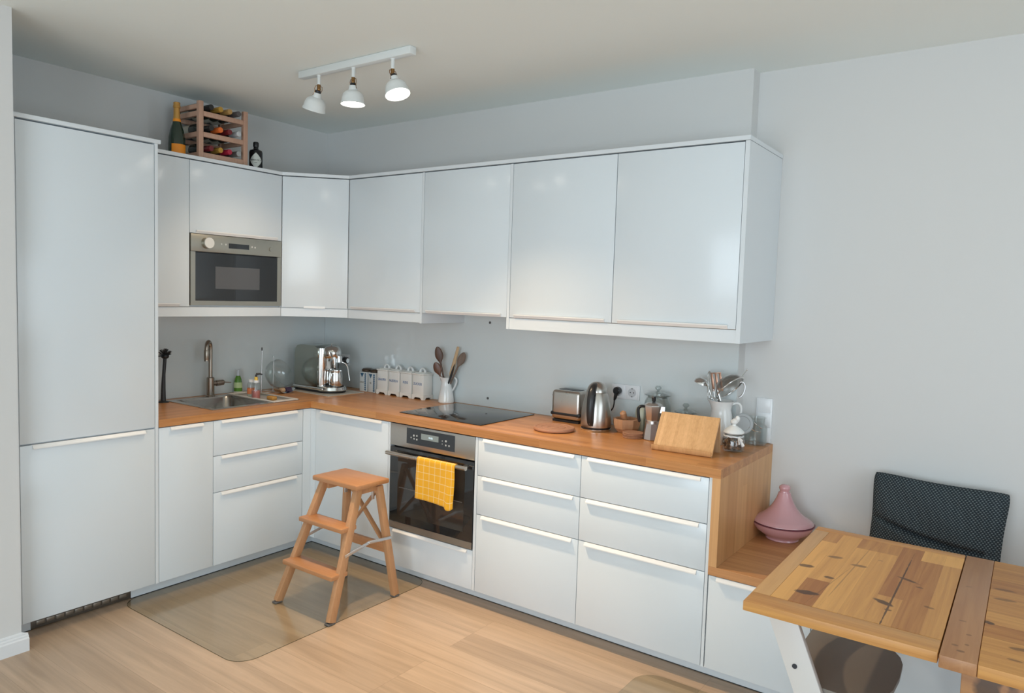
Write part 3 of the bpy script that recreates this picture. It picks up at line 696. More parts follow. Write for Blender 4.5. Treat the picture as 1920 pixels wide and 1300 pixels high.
for i, (s, lb) in enumerate((('GRAUPEN', 'white storage canister marked GRAUPEN, leftmost of the four'), ('NUDELN', 'white storage canister marked NUDELN'),
                            ('REIS', 'white storage canister marked REIS'), ('ZUCKER', 'white storage canister marked ZUCKER, nearest the white jug'))):
    canister(.640+i*.1065, cw, lb, s, 'white canisters on the worktop')
tile = pm('tin_white', (.70, .72, .70), .4)
for i, (s, lb) in enumerate((('CACAO', 'small blue and white patterned jar marked CACAO'), ('TEE', 'small blue and white patterned jar marked TEE, half behind a canister'))):
    x0 = .468+.082*i; t = thing('patterned_jar', lb, 'jar', (x0+.034, -.055, ZC), 'blue patterned jars')
    fin('body', B().box(x0, x0+.068, -.09, -.025, ZC+.0004, ZC+.132, .003), tile, t)
    fin('lid', B().lathe([(0, .130), (.027, .130), (.033, .136), (.034, .146), (.026, .155), (0, .156)], (x0+.034, -.0575, ZC)), pm('dark_lid', (.06, .04, .025), .3), t)
    bb = B()
    for k in range(9): bb.box(x0+.047, x0+.063, -.0908, -.0898, ZC+.008+k*.0132, ZC+.018+k*.0132, .0003)
    bb.prism([(x0+.006, ZC+.124), (x0+.040, ZC+.124), (x0+.023, ZC+.094)], 'y', -.0908, -.0898)
    fin('pattern', bb, pm('pattern_blue', (.05, .13, .22), .5), t)
    text(s, .015, pm('brown_print', (.16, .13, .09), .5), t, frame_m((x0+.023, -.0906, ZC+.062), (1, 0, 0)), sx=.75, bold=.0002)

# ---------------------------------------------------------------- jugs and spoons
def jug(name, label, x, y, z, prof, hdir, hpts, mat=whitec, spout=None):
    t = thing(name, label, 'jug', (x, y, z)); b = B().lathe(prof, (x, y, z), 40)
    if spout:
        zt = max(p[1] for p in prof); sv = Vector(spout)
        for v in b.b.verts:
            q = v.co-Vector((x, y, 0)); q.z = 0
            if v.co.z > z+zt*.75 and q.length > 0:
                k = max(0, q.normalized().dot(sv)); g_ = ((v.co.z-z)/zt-.75)/.25
                v.co += (sv*.014+Vector((0, 0, .008)))*(k**4)*g_
    fin('body', b, mat, t)
    hd = Vector(hdir)
    fin('handle', B().tube(cr([Vector((x, y, z))+hd*a+Vector((0, 0, c)) for a, c in hpts]), .0058, 12, flat=1.4), mat, t)
    return t
JX, JY = 1.215, -.062
jug('ceramic_jug', 'white ceramic jug holding wooden spoons beside the hob', JX, JY, ZC+.0004,
    [(0, 0), (.046, 0), (.049, .004), (.049, .012), (.044, .05), (.034, .10), (.029, .125), (.029, .14), (.036, .158), (.033, .158), (.026, .14), (.026, .125), (.04, .05), (.044, .012), (0, .008)],
    (.87, .5, 0), [(.028, .145), (.045, .158), (.06, .148), (.062, .125), (.05, .095), (.038, .075)], spout=(-.87, -.5, 0))
def spoon(base, tip, bl, bw, mat, label, name='wooden_spoon', th=.006, nrm=(.45, -.9, 0), grp='wooden spoons in the white jug', square=False):
    p0, p1 = Vector(base), Vector(tip); d = (p1-p0).normalized(); L_ = (p1-p0).length
    n = Vector(nrm); n = (n-d*n.dot(d)).normalized(); s_ = d.cross(n)
    b = B(); rings = []; K = 70
    for k in range(K+1):
        t_ = k/K*L_; q = (t_-(L_-bl))/bl
        if q < 0: wv = .0052+.001*(k/K); hh = .0048; off = 0
        else:
            sm = (1 if q > .12 else q/.12) if square else (math.sqrt(max(0, 1-((q-.5)/.5)**2)) if q > .5 else math.sin(math.pi*q)**1.3)
            wv = .0055*(1-q)+bw*sm; hh = .0048*(1-q)+th*.5; off = -.004*math.sin(math.pi*q)
            if k == K: wv = bw*(.8 if square else .12)
        c_ = p0+d*t_+n*off
        rings.append([b.b.verts.new(c_+s_*wv*math.cos(a)+n*hh*math.sin(a)) for a in [2*math.pi*j/14 for j in range(14)]])
    for A, Q in zip(rings, rings[1:]):
        for j in range(14): b.b.faces.new((A[j], A[(j+1) % 14], Q[(j+1) % 14], Q[j]))
    b.b.faces.new(rings[0]); b.b.faces.new(rings[-1])
    return solo(name, b, mat, label, 'spoon', grp, ang=60)
spoon((1.228, -.06, ZC+.03), (1.143, -.075, 1.262), .105, .0235, spn1, 'tall dark brown wooden spoon in the white jug')
spoon((1.225, -.065, ZC+.05), (1.142, -.090, 1.165), .085, .0235, wood('red_brown_spoon', (.02, .01, .008), (.24, .085, .035), 'z', 'x', .3, 2, .1, (4, 40), .35), 'short reddish dark wooden spoon leaning over the jug rim')
spoon((1.20, -.055, ZC+.03), (1.292, -.050, 1.270), .20, .0085, spn2, 'pale flat wooden stick in the white jug', square=True)
spoon((1.20, -.065, ZC+.03), (1.338, -.045, 1.238), .10, .021, spn3, 'grey brown wooden spoon at the right of the jug')
spoon((1.205, -.072, ZC+.03), (1.285, -.072, 1.165), .13, .004, pm('black_spatula', (.02, .02, .02), .5), 'thin black spatula edge beside the grey spoon', 'spatula', grp=None)

# trivet, toaster, kettle
b = B(); prf = [(0, 0), (.095, 0), (.103, .004), (.1055, .010), (.103, .018), (.098, .0195), (.092, .018), (.09, .0165), (.066, .0165), (.064, .0145), (.058, .0145), (.056, .0165), (.032, .0165), (.03, .0145), (.024, .0145), (.022, .0165), (0, .0165)]
solo('trivet', B().lathe(prf, (2.205, -.372, ZC+.0004), 56), terr, 'round reddish wooden trivet in front of the toaster', 'trivet')
t = thing('toaster', 'steel two-slice toaster behind the round trivet', 'toaster', (2.126, -.077, ZC))
fin('body', B().box(2.035, 2.218, -.142, -.012, ZC+.012, 1.092, .022, seg=5), steel, t)
fin('band', B().box(2.0325, 2.2205, -.1445, -.0095, ZC+.034, ZC+.056, .010), blackp, t)
fin('foot', B().box(2.045, 2.208, -.135, -.020, ZC+.0004, ZC+.013), blackp, t)
fin('slot', B().box(2.065, 2.188, -.108, -.048, 1.0915, 1.0935), blackp, t)
fin('top_trim', B().box(2.055, 2.198, -.122, -.034, 1.0905, 1.0922), chrome, t)
fin('lever', B().box(2.013, 2.036, -.095, -.075, 1.05, 1.058, .002), blackp, t)
t = thing('electric_kettle', 'tall steel electric kettle with a black handle beside the toaster', 'kettle', (2.353, -.202, ZC))
kx, ky = 2.353, -.205
fin('power_base', B().lathe([(0, 0), (.076, 0), (.078, .004), (.078, .010), (.074, .012), (0, .012)], (kx, ky, ZC+.0004), 48), chrome, t)
fin('base_ring', B().lathe([(.0, .012), (.0755, .012), (.0765, .015), (.0765, .021), (0, .021)], (kx, ky, ZC), 48), blackp, t)
kp = [(0, .021), (.0775, .021), (.0785, .03), (.078, .06), (.075, .10), (.069, .14), (.060, .175), (.053, .194)]
fin('body', B().lathe(kp, (kx, ky, ZC), 56), steel, t)
ld = fin('lid', B().lathe([(.0525, .1945), (.053, .198), (.050, .214), (.043, .229), (.031, .241), (.016, .248), (0, .250)], (kx, ky, ZC), 48), steel, t)
hd = Vector((math.cos(R(-80)), math.sin(R(-80)), 0)); b = B()
hp = [(.030, .240), (.055, .232), (.078, .212), (.094, .175), (.101, .13), (.100, .085), (.094, .05), (.083, .035)]
b.tube(cr([Vector((kx, ky, ZC))+hd*a+Vector((0, 0, c)) for a, c in hp]), crr([.006, .009, .011, .0115, .011, .0105, .009, .007]), 18, flat=1.65)
fin('handle', b, blackp, t)
b = B().tube([Vector((kx, ky, ZC))+hd*a+Vector((0, 0, c)) for a, c in [(.050, .19), (.062, .15), (.071, .10), (.075, .05), (.077, .03)]], [.014, .014, .014, .014, .012], 10, flat=.5)
fin('handle_backing', b, blackp, t)
fin('spout', B().prism([(-.03, .16), (.0, .21), (.03, .16)], 'y', -.01, .0) if False else B().tube([Vector((kx, ky, ZC+.185))-hd*.045, Vector((kx, ky, ZC+.215))-hd*.066], [.022, .010], 12), steel, t)
fin('switch_light', B().ball(Vector((kx, ky, ZC+.045))+hd*.099, .0025), pm('switch_dot', (.8, .8, .8), .3), t)

# mortar and pestle, cream flask, coasters, moka pot
t = thing('mortar', 'octagonal wooden mortar bowl right of the kettle', 'mortar', (2.503, -.150, ZC))
b = B().lathe([(0, 0), (.045, 0), (.064, .022), (.071, .045), (.071, .070), (.058, .070), (.053, .045), (.035, .018), (0, .014)], (2.500, -.152, ZC+.0004), 8, ph=R(10))
fin('bowl', b, mort, t, ang=20)
t = thing('pestle', 'round-headed wooden pestle resting in the mortar', 'pestle', (2.503, -.15, ZC+.02))
fin('shaft', B().tube([(2.51, -.135, ZC+.032), (2.503, -.175, ZC+.070), (2.502, -.19, ZC+.088), (2.502, -.20, ZC+.105), (2.502, -.204, ZC+.112)], [.016, .013, .0165, .016, .008], 18), mort, t)
solo('cream_canister', B().lathe([(0, 0), (.030, 0), (.033, .006), (.034, .05), (.034, .095), (.028, .120), (.014, .131), (0, .133)], (2.535, -.048, ZC+.0004)), pm('cream_enamel', (.66, .63, .46), .35), 'pale cream rounded canister behind the mortar', 'canister')
ck = wood('coaster_wood', (.30, .14, .08), (.46, .24, .14), 'x', 'y', .3, 2, .1, (4, 60), .7)
ref = None
for i, lb in enumerate(('bottom wooden coaster of the stack before the mortar', 'second wooden coaster from the bottom of the stack', 'third wooden coaster from the bottom of the stack', 'topmost round wooden coaster of the stack')):
    if ref is None:
        ref = solo('coaster', B().lathe([(0, 0), (.049, 0), (.0505, .002), (.0505, .0048), (.049, .0062), (0, .0062)], (2.590, -.258, ZC+.0004), 40), ck, lb, 'coaster', 'stacked wooden coasters')
    else:
        o = ref.copy(); COL.objects.link(o); o.location = ref.location+Vector((random.uniform(-.002, .002), random.uniform(-.002, .002), .0067*i)); o['label'] = lb
t = thing('moka_pot', 'octagonal aluminium moka pot with black handle and knob', 'coffee pot', (2.684, -.238, ZC))
mx_, my_ = 2.684, -.238; mo = pm('moka_aluminium', (.62, .61, .60), .3, 1.)
fin('base', B().lathe([(0, 0), (.044, 0), (.047, .004), (.046, .012), (.036, .078), (.036, .082), (0, .082)], (mx_, my_, ZC+.0004), 8, ph=R(12)), mo, t, ang=20)
fin('collar', B().lathe([(0, .080), (.037, .080), (.037, .094), (0, .094)], (mx_, my_, ZC), 32), mo, t)
fin('upper_pot', B().lathe([(0, .092), (.034, .092), (.036, .10), (.047, .164), (.047, .167), (0, .167)], (mx_, my_, ZC), 8, ph=R(12)).prism([(mx_+.030, my_-.012), (mx_+.060, my_-.002), (mx_+.030, my_+.014)], 'z', ZC+.135, ZC+.166), mo, t, ang=20)
fin('lid', B().lathe([(.0, .166), (.048, .167), (.047, .170), (.030, .180), (.010, .184), (0, .184)], (mx_, my_, ZC), 8, ph=R(12)), mo, t, ang=20)
fin('knob', B().lathe([(0, .183), (.006, .183), (.009, .19), (.011, .205), (.008, .209), (0, .209)], (mx_, my_, ZC), 16), blackp, t)
hv = Vector((-.88, -.47, 0))
fin('handle', B().tube(cr([Vector((mx_, my_, ZC))+hv*a+Vector((0, 0, c)) for a, c in [(.042, .160), (.060, .160), (.072, .148), (.072, .12), (.066, .09), (.062, .085)]]), crr([.006, .007, .0075, .008, .0075, .006]), 12, flat=1.2), blackp, t)
# glass jars
def jar(label, x, y, r, h, kn=.03):
    t = thing('glass_jar', label, 'jar', (x, y, ZC), 'lidded glass jars behind the bamboo stand')
    fin('body', B().lathe([(0, 0), (r*.9, 0), (r, .01), (r, h*.72), (r*.92, h*.86), (r*.78, h*.95), (r*.8, h), (r*.76, h), (r*.74, h*.95), (r*.88, h*.85), (r*.96, h*.7), (r*.96, .012), (0, .008)], (x, y, ZC+.0004), 40), glass, t)
    lg = thin('lid_glass', (.80, .83, .82), .04, 2.5)
    l = fin('lid', B().lathe([(0, h-.012), (r*.72, h-.012), (r*.74, h+.001), (r*.98, h+.002), (r*1.0, h+.006), (r*.6, h+.016), (.008, h+.022), (0, h+.022)], (x, y, ZC+.0004), 40), lg, t)
    fin('lid_knob', B().lathe([(0, 0), (.008, 0), (.006, .004), (.016, .014), (.016, .020), (.010, .027), (0, .028)], (x, y, ZC+h+.0215), 24), lg, l)
jar('tall clear glass jar behind the moka pot', 2.634, -.082, .068, .196)
jar('short clear glass jar behind the bamboo stand', 2.786, -.085, .055, .125)

# bamboo stand
t = thing('cookbook_stand', 'folded bamboo tablet stand on the worktop near the right end', 'stand', (2.915, -.40, ZC+.0005)); t.rotation_euler[2] = R(3)
b = B(); pa = []
pn = [(-.052, .006), (-.047, .0015), (-.040, .0), (-.032, .0015), (-.024, .010), (.058, .158)]
pn2 = [(.067, .155), (-.016, .004), (-.022, -.0004)]
outer = [(-.055, .024), (-.053, .006), (-.047, 0), (-.034, 0), (-.026, .006), (.066, .157), (.059, .161), (-.032, .014), (-.037, .0075), (-.044, .0075), (-.047, .010), (-.048, .024)]
b.prism(outer, 'x', -.136, .136)
fin('front_panel', b, bamb, t, w=False, ang=50)
bk = wood('bamboo_back', (.50, .29, .14), (.66, .42, .24), 'z', 'x', .012, .4, .8, (5, 90), .4, seed=5)
fin('rear_leg', B().prism([(.060, .160), (.0665, .157), (.090, 0), (.083, 0)], 'x', -.136, .136), bk, t, w=False)

# white enamel jug with utensils
UX, UY = 2.965, -.085
jug('enamel_jug', 'white enamel jug full of steel utensils', UX, UY, ZC+.0004,
    [(0, 0), (.050, 0), (.056, .008), (.060, .05), (.059, .09), (.050, .14), (.044, .165), (.049, .19), (.058, .205), (.055, .206), (.046, .19), (.041, .165), (.047, .14), (.055, .09), (.056, .02), (0, .008)],
    (.93, .35, 0), [(.046, .190), (.070, .198), (.086, .188), (.090, .16), (.080, .13), (.062, .105), (.055, .098)], spout=(-.95, -.3, 0))
t = thing('soup_ladle', 'steel ladle hanging over the left rim of the enamel jug', 'ladle', (UX, UY, ZC+.02))
b = B(); cl = Vector((2.862, -.10, 1.200)); Ml = Matrix.Rotation(R(-160), 3, 'Y')
b.lathe([(0, -.028), (.018, -.025), (.031, -.013), (.035, .0), (.0335, 0), (.029, -.012), (.017, -.023), (0, -.026)], cl, 28, Ml)
fin('bowl', b, chrome, t)
fin('handle', B().tube([cl+Vector((.03, 0, .006)), cl+Vector((.045, 0, -.03)), (2.935, -.085, 1.08), (2.965, -.08, .95)], [.004, .004, .004, .004], 8, flat=1.8), chrome, t)
t = thing('slotted_turner', 'slotted steel turner standing in the enamel jug', 'spatula', (UX, UY, ZC+.02))
bc = Vector((2.938, -.095, 1.215)); up_ = Vector((-.18, .0, 1)).normalized(); rr_ = Vector((.98, .1, .12)).normalized()
b = B()
for k in (-1, 0, 1): b.bar(bc+rr_*(.0195*k)-up_*.038, bc+rr_*(.0195*k)+up_*.042, .0115, .0015, .0004, ref=rr_)
b.bar(bc-rr_*.025-up_*.04, bc+rr_*.025-up_*.04, .0015, .014, .0004, ref=(0, -1, 0)).bar(bc-rr_*.026+up_*.040, bc+rr_*.026+up_*.040, .0015, .006, .0004, ref=(0, -1, 0))
fin('blade', b, pm('brown_reflection_steel', (.30, .17, .12), .3, .9), t)  # reflected brown of the surroundings put into the blade's colour
fin('handle', B().tube([bc-up_*.04, (2.965, -.088, 1.11), (2.985, -.08, .95)], .004, 8, flat=1.8), chrome, t)
t = thing('balloon_whisk', 'steel wire whisk between ladle and turner in the enamel jug', 'whisk', (UX, UY, ZC+.02))
b = B(); wc = Vector((2.900, -.085, 1.235)); wd = Vector((-.16, 0, 1)).normalized(); ws = Vector((1, 0, .16)).normalized()
for k in range(5):
    a0 = math.pi*k/5; sv = ws*math.cos(a0)+Vector((0, 1, 0))*math.sin(a0)
    b.tube([wc-wd*.11+sv*(.020*math.sin(math.pi*min(q, 1)))*1.0+wd*(.14*(1-abs(2*q-1))) if False else wc-wd*.10+wd*(.125*math.sin(math.pi*q))+sv*(.021*math.cos(math.pi*q)) for q in [j/14 for j in range(15)]], .0011, 6)
fin('wires', b, chrome, t)
fin('handle', B().tube([wc-wd*.10, (2.945, -.075, 1.06), (2.96, -.07, .96)], .006, 10), chrome, t)
t = thing('sieve', 'round steel mesh sieve leaning out of the enamel jug to the right', 'sieve', (UX, UY, ZC+.02))
sc_ = Vector((3.005, -.098, 1.190)); sn = Vector((.62, -.10, -.60)).normalized(); Ms = sn.to_track_quat('Z', 'Y').to_matrix(); SR = .076
b = B().lathe([(SR-.001, 0), (SR-.004, -.016), (SR-.014, -.034), (SR-.036, -.050), (.015, -.057), (0, -.058)], sc_, 40, Ms)
fin('mesh_bowl', b, thin('sieve_mesh', (.62, .60, .57), .35, 4.), t)
b = B().tube([sc_+Ms @ Vector((SR*math.cos(a), SR*math.sin(a), 0)) for a in [2*math.pi*k/48 for k in range(48)]], .0032, 8, closed=True)
fin('rim', b, chrome, t)
lc = Vector((3.047, -.085, 1.185)); rgt = Vector((.814, .58, 0)); upv = Vector((0, 0, 1))
fin('hanging_loop', B().tube([lc+rgt*(.024*math.cos(a))+upv*(.036*math.sin(a)+.01*math.cos(a)) for a in [R(-95+k*16) for k in range(13)]], .0045, 10), satin, t)
fin('handle', B().tube(cr([sc_+rgt*-.052+upv*-.056, (2.972, -.08, 1.06), (2.965, -.075, .95)]), .004, 8, flat=1.6).tube([sc_+rgt*.050+upv*.056, sc_+rgt*.075+upv*.088], [.0022, .0018], 8).ball(sc_+rgt*.076+upv*.090, .004), chrome, t)

# jar with white lid, lace and brown pieces
t = thing('biscuit_jar', 'small glass jar of brown pieces with a white ceramic lid', 'jar', (3.075, -.215, ZC))
qx, qy = 3.073, -.216
fin('body', B().lathe([(0, 0), (.044, 0), (.050, .008), (.051, .045), (.047, .062), (.040, .070), (.041, .082), (.038, .082), (.037, .070), (.045, .060), (.048, .045), (.047, .010), (0, .006)], (qx, qy, ZC+.0004), 36), glass, t)
l = fin('lid', B().lathe([(0, .080), (.044, .082), (.048, .086), (.046, .092), (.030, .106), (.014, .116), (0, .118)], (qx, qy, ZC), 36), whitec, t)
fin('lid_knob', B().lathe([(0, .112), (.010, .114), (.009, .122), (.017, .130), (.017, .138), (.008, .146), (0, .147)], (qx, qy, ZC), 20).ball((qx+.016, qy-.004, ZC+.150), .011, (1, .8, 1.2)).ball((qx+.006, qy, ZC+.140), .013, (1.3, .8, .8)), whitec, l)
b = B()
for k in range(170):
    a = random.uniform(0, 6.28); rr = .041*math.sqrt(random.random()); z = ZC+.012+random.random()*.043
    b.ball((qx+rr*math.cos(a), qy+rr*math.sin(a), z), .0075, (random.uniform(.7, 1.3), random.uniform(.6, 1.2), random.uniform(.5, 1)), 8)
o = fin('brown_pieces', b, wood('brown_bits', (.03, .015, .01), (.42, .22, .12), 'x', 'y', .01, .01, 1., (60, 60), .7), t); o['kind'] = 'stuff'
lace = pm('white_ribbon', (.85, .86, .87), .8)
b = B().tube([(qx+.042*math.cos(a), qy+.042*math.sin(a), ZC+.070+.001*math.sin(9*a)) for a in [2*math.pi*k/40 for k in range(40)]], .0035, 8, closed=True)
for (dx, dz) in ((.012, -.03), (.03, -.036), (.024, -.015)):
    p = Vector((qx+.030, qy-.032, ZC+.070)); b.tube([p, p+Vector((dx*.5, -.008, dz*.3)), p+Vector((dx, -.012, dz))], [.003, .006, .010], 8, flat=.25)
fin('ribbon', b, lace, t)
# clip jar with its grey lid swung open
t = thing('clip_jar', 'clear clip-top glass jar with its grey lid swung open', 'jar', (3.105, .0, ZC))
fin('body', B().lathe([(0, 0), (.048, 0), (.054, .008), (.054, .085), (.042, .10), (.042, .125), (.046, .128), (.046, .132), (.040, .132), (.038, .10), (.050, .085), (.050, .01), (0, .007)], (3.100, .018, ZC+.0004), 36), glass, t)
ln_ = Vector((.50, -.84, .18)).normalized(); Ml = ln_.to_track_quat('Z', 'Y').to_matrix()
ll = fin('lid', B().lathe([(0, -.006), (.044, -.006), (.048, -.002), (.050, .002), (.046, .006), (.036, .006), (.034, .003), (0, .003)], (3.064, -.070, ZC+.105), 36, Ml), pm('grey_lid', (.42, .44, .45), .45), t)
fin('clip_wire', B().tube([(3.075, -.035, ZC+.115), (3.10, -.042, ZC+.12), (3.125, -.036, ZC+.10), (3.14, -.02, ZC+.085), (3.15, .01, ZC+.10)], .0016, 6).tube([(3.09, -.06, ZC+.09), (3.115, -.05, ZC+.075), (3.14, -.03, ZC+.07)], .0016, 6), chrome, t)

# ---------------------------------------------------------------- ceiling spot rail
t = thing('ceiling_spotlight', 'white ceiling rail with three adjustable spot lamps', 'ceiling lamp', (1.42, -1.045, 2.6))
lw = pm('lamp_white', (.76, .79, .78), .35)
YLm = -1.045
fin('rail', B().box(1.035, 1.812, YLm-.020, YLm+.020, 2.660, 2.6950, .003), lw, t)
rv = Vector((.814, .58, 0)); av = Vector((-.58, .814, 0))
for i, (x, ad) in enumerate(((1.172, Vector((0, 0, -1))-rv*.30+av*.27), (1.422, Vector((0, 0, -1))), (1.685, Vector((0, 0, -1))+rv*.27-av*.22))):
    ad.normalize(); piv = Vector((x, YLm, 2.604)); Ms = (-ad).to_track_quat('Z', 'Y').to_matrix()
    st = fin('stem', B().lathe([(0, 2.661), (.011, 2.661), (.010, 2.656), (.0085, 2.654), (.0085, 2.612), (0, 2.612)], (x, YLm, 0), 16), lw, t)
    fin('swivel_joint', B().cyl(piv+Vector((0, 0, .010)), piv-Vector((0, 0, .012)), .009).ball(piv-Vector((0, 0, .012)), .010), brass, st)
    sh = fin('lamp_shade', B().lathe([(.0, -.030), (.019, -.030), (.021, -.040), (.023, -.052), (.036, -.058), (.047, -.070), (.053, -.090), (.0545, -.106), (.058, -.112), (.0575, -.118), (.0535, -.110), (.051, -.09), (.044, -.071), (.034, -.061), (0, -.057)], piv, 40, Ms), lw, t)
    fin('lamp_cap', B().lathe([(0, -.018), (.014, -.018), (.016, -.031), (0, -.031)], piv, 20, Ms), blackp, sh)
    for sg in (-1, 1):
        fin('spring_clip', B().tube([piv+Ms @ Vector(q) for q in ((sg*.006, 0, .004), (sg*.018, 0, .002), (sg*.022, 0, -.012), (sg*.017, 0, -.028), (sg*.024, 0, -.045))], .0016, 6), brass, sh)
    bl = fin('bulb', B().lathe([(0, -.1), (.030, -.1), (.0505, -.106), (.0515, -.109), (.03, -.1105), (0, -.111)], piv, 32, Ms), pm('bulb_glow', (1, .95, .85), .4, emit=(1, .93, .82), es=9.), sh)
    l = bpy.data.lights.new('spot_bulb', 'SPOT'); l.energy = (26, 52, 150)[i]; l.color = (1, .74, .47); l.spot_size = R(92); l.spot_blend = 1.; l.shadow_soft_size = .045
    o = bpy.data.objects.new('spot_bulb', l); COL.objects.link(o); o.location = piv+ad*.118; o.rotation_euler = ad.to_track_quat('-Z', 'Y').to_euler()

# ---------------------------------------------------------------- wine rack and bottles on the cabinets
ZW = 2.2972
t = thing('wine_rack', 'three-tier light wooden wine rack on top of the wall cabinets', 'wine rack', (.23, -1.043, ZW))
for x in (.335, .100):
    for y in (-1.197, -.918): fin('post', B().box(x, x+.026, y, y+.028, ZW, 2.609, .003), rackw, t)
for zt in (2.557, 2.444, 2.332):
    fin('rail', B().box(.340, .358, -1.1685, -.9185, zt-.027, zt, .002), rackw, t)
    fin('rail', B().box(.103, .121, -1.1685, -.9185, zt-.040, zt-.013, .002), rackw, t)
    for y in (-1.192, -.912): fin('side_rail', B().box(.1265, .3345, y, y+.016, zt-.027, zt, .002), rackw, t)
for zt in (2.595,): fin('side_rail', B().box(.1265, .3345, -1.192, -1.176, zt-.025, zt, .002), rackw, t)
gdark = pm('dark_bottle_glass', (.012, .018, .014), .08, spec=.8); paper = pm('label_paper', (.55, .55, .48), .7)
def wine(y, z, cap, label, labc=None, first=[None]):
    t = thing('wine_bottle', label, 'bottle', (.03, y, z), 'wine bottles lying in the rack')
    M_ = Matrix.Rotation(R(90), 3, 'Y')
    fin('glass_body', B().lathe([(0, 0), (.034, 0), (.0365, .006), (.0365, .185), (.030, .208), (.016, .232), (.0145, .25), (.0145, .30), (0, .30)], (.05, y, z), 24, M_), gdark, t)
    c_ = fin('capsule', B().lathe([(.0158, .243), (.0155, .318), (.0145, .322), (0, .322)], (.05, y, z), 20, M_), cap, t)
    fin('paper_label', B().tube([(.12, y, z), (.20, y, z)], .0368, 24, cap=False), labc or paper, t)
    return t
K = lambda n, c, r=.35, m_=0.: pm(n, c, r, m_)
caps = {'black': K('cap_black', (.02, .02, .02)), 'gold': K('cap_gold', (.55, .32, .06), .35, .5), 'gold2': K('cap_ochre', (.50, .30, .10), .4, .3), 'grey': K('cap_grey', (.10, .09, .09)),
        'orange': K('cap_orange', (.75, .16, .03)), 'dred': K('cap_dark_red', (.16, .015, .02)), 'silver': K('cap_silver', (.60, .62, .64), .3, .3), 'red': K('cap_red', (.42, .02, .05)), 'foil': K('cap_foil', (.5, .5, .5), .3, .8)}
rows = ((2.5805, (('black', 'wine bottle with black capsule in the top tier, leftmost'), ('gold', 'wine bottle with gold capsule, second from left in the top tier'), ('gold2', 'wine bottle with ochre capsule, third in the top tier'), ('grey', 'wine bottle with dark grey capsule, rightmost in the top tier'))),
        (2.4675, (('black', 'wine bottle with black capsule in the middle tier, leftmost'), ('orange', 'wine bottle with bright orange capsule in the middle tier'), ('dred', 'wine bottle with dark red capsule in the middle tier'), ('silver', 'wine bottle with pale silver capsule in the middle tier'))),
        (2.3555, (('dred', 'wine bottle with dark red capsule in the bottom tier, leftmost'), ('gold', 'wine bottle with golden capsule in the bottom tier'), ('red', 'wine bottle with crimson capsule in the bottom tier'), ('foil', 'wine bottle with foil capsule, rightmost in the bottom tier'))))
for z, cs_ in rows:
    for k, (c_, lb) in enumerate(cs_): wine(-1.128+k*.0565 if False else -1.129+k*.0573, z+.003, caps[c_], lb)
t = thing('champagne_bottle', 'dark green champagne bottle with orange label left of the wine rack', 'bottle', (.285, -1.282, ZW))
cx_, cy_ = .287, -1.282
fin('glass_body', B().lathe([(0, 0), (.040, 0), (.043, .006), (.044, .06), (.042, .10), (.034, .14), (.023, .175), (.017, .20), (.015, .26), (0, .26)], (cx_, cy_, ZW), 36), pm('green_bottle_glass', (.012, .030, .018), .09, spec=.8), t)
fin('foil', B().lathe([(.0185, .195), (.0165, .225), (.0155, .255), (.019, .259), (.019, .268), (.017, .272), (.018, .285), (.012, .289), (0, .289)], (cx_, cy_, ZW), 28), K('champagne_foil', (.55, .30, .08), .35, .5), t)
fin('neck_label', B().lathe([(.0215, .180), (.0192, .198)], (cx_, cy_, ZW), 28), K('orange_paper', (.85, .28, .01), .5), t)
lb_ = B(); n0 = 0
a0 = math.atan2(CAMP.y-cy_, CAMP.x-cx_)
vs = [[lb_.b.verts.new((cx_+.0446*math.cos(a0+da), cy_+.0446*math.sin(a0+da), ZW+z)) for da in [R(-36+k*8.1) for k in range(15)]] for z in (.010, .060)]
for k in range(14): lb_.b.faces.new((vs[0][k], vs[0][k+1], vs[1][k+1], vs[1][k]))
fin('front_label', lb_, K('orange_paper', (.85, .28, .01), .5), t)
t = thing('gin_bottle', 'squat black gin bottle with pale diamond label right of the rack', 'bottle', (.30, -.795, ZW))
gx, gy = .305, -.797
fin('glass_body', B().lathe([(0, 0), (.036, 0), (.039, .005), (.039, .100), (.035, .112), (.018, .120), (.014, .126), (.014, .135), (0, .135)], (gx, gy, ZW), 36), K('black_glass_bottle', (.008, .008, .010), .12), t)
fin('stopper', B().lathe([(0, .134), (.015, .134), (.0165, .140), (.0165, .158), (.013, .163), (0, .163)], (gx, gy, ZW), 24), blackp, t)
a0 = math.atan2(CAMP.y-gy, CAMP.x-gx); lb_ = B()
cols = []
for k in range(17):
    q = -1+2*k/16; da = q*R(52); hh = .044*(1-abs(q))**.75+.002
    cols.append([lb_.b.verts.new((gx+.0396*math.cos(a0+da), gy+.0396*math.sin(a0+da), ZW+.050+s_*hh)) for s_ in (-1, 1)])
for A, Q in zip(cols, cols[1:]): lb_.b.faces.new((A[0], Q[0], Q[1], A[1]))
dl_ = fin('diamond_label', lb_, K('pale_paper', (.55, .58, .54), .6), t)
tn = Vector((math.cos(a0), math.sin(a0), 0)); txd = Vector((-math.sin(a0), math.cos(a0), 0))
def curved(s, size, z, r=.0402):
    for i, ch in enumerate(s):
        da = (i-(len(s)-1)/2)*size*.66/r; a = a0+da
        text(ch, size, blackp, dl_, frame_m((gx+r*math.cos(a), gy+r*math.sin(a), ZW+z), (-math.sin(a), math.cos(a), 0)), 'letter', bold=.0002)
curved("HENDRICK'S", .0095, .052); curved('GIN', .007, .036)

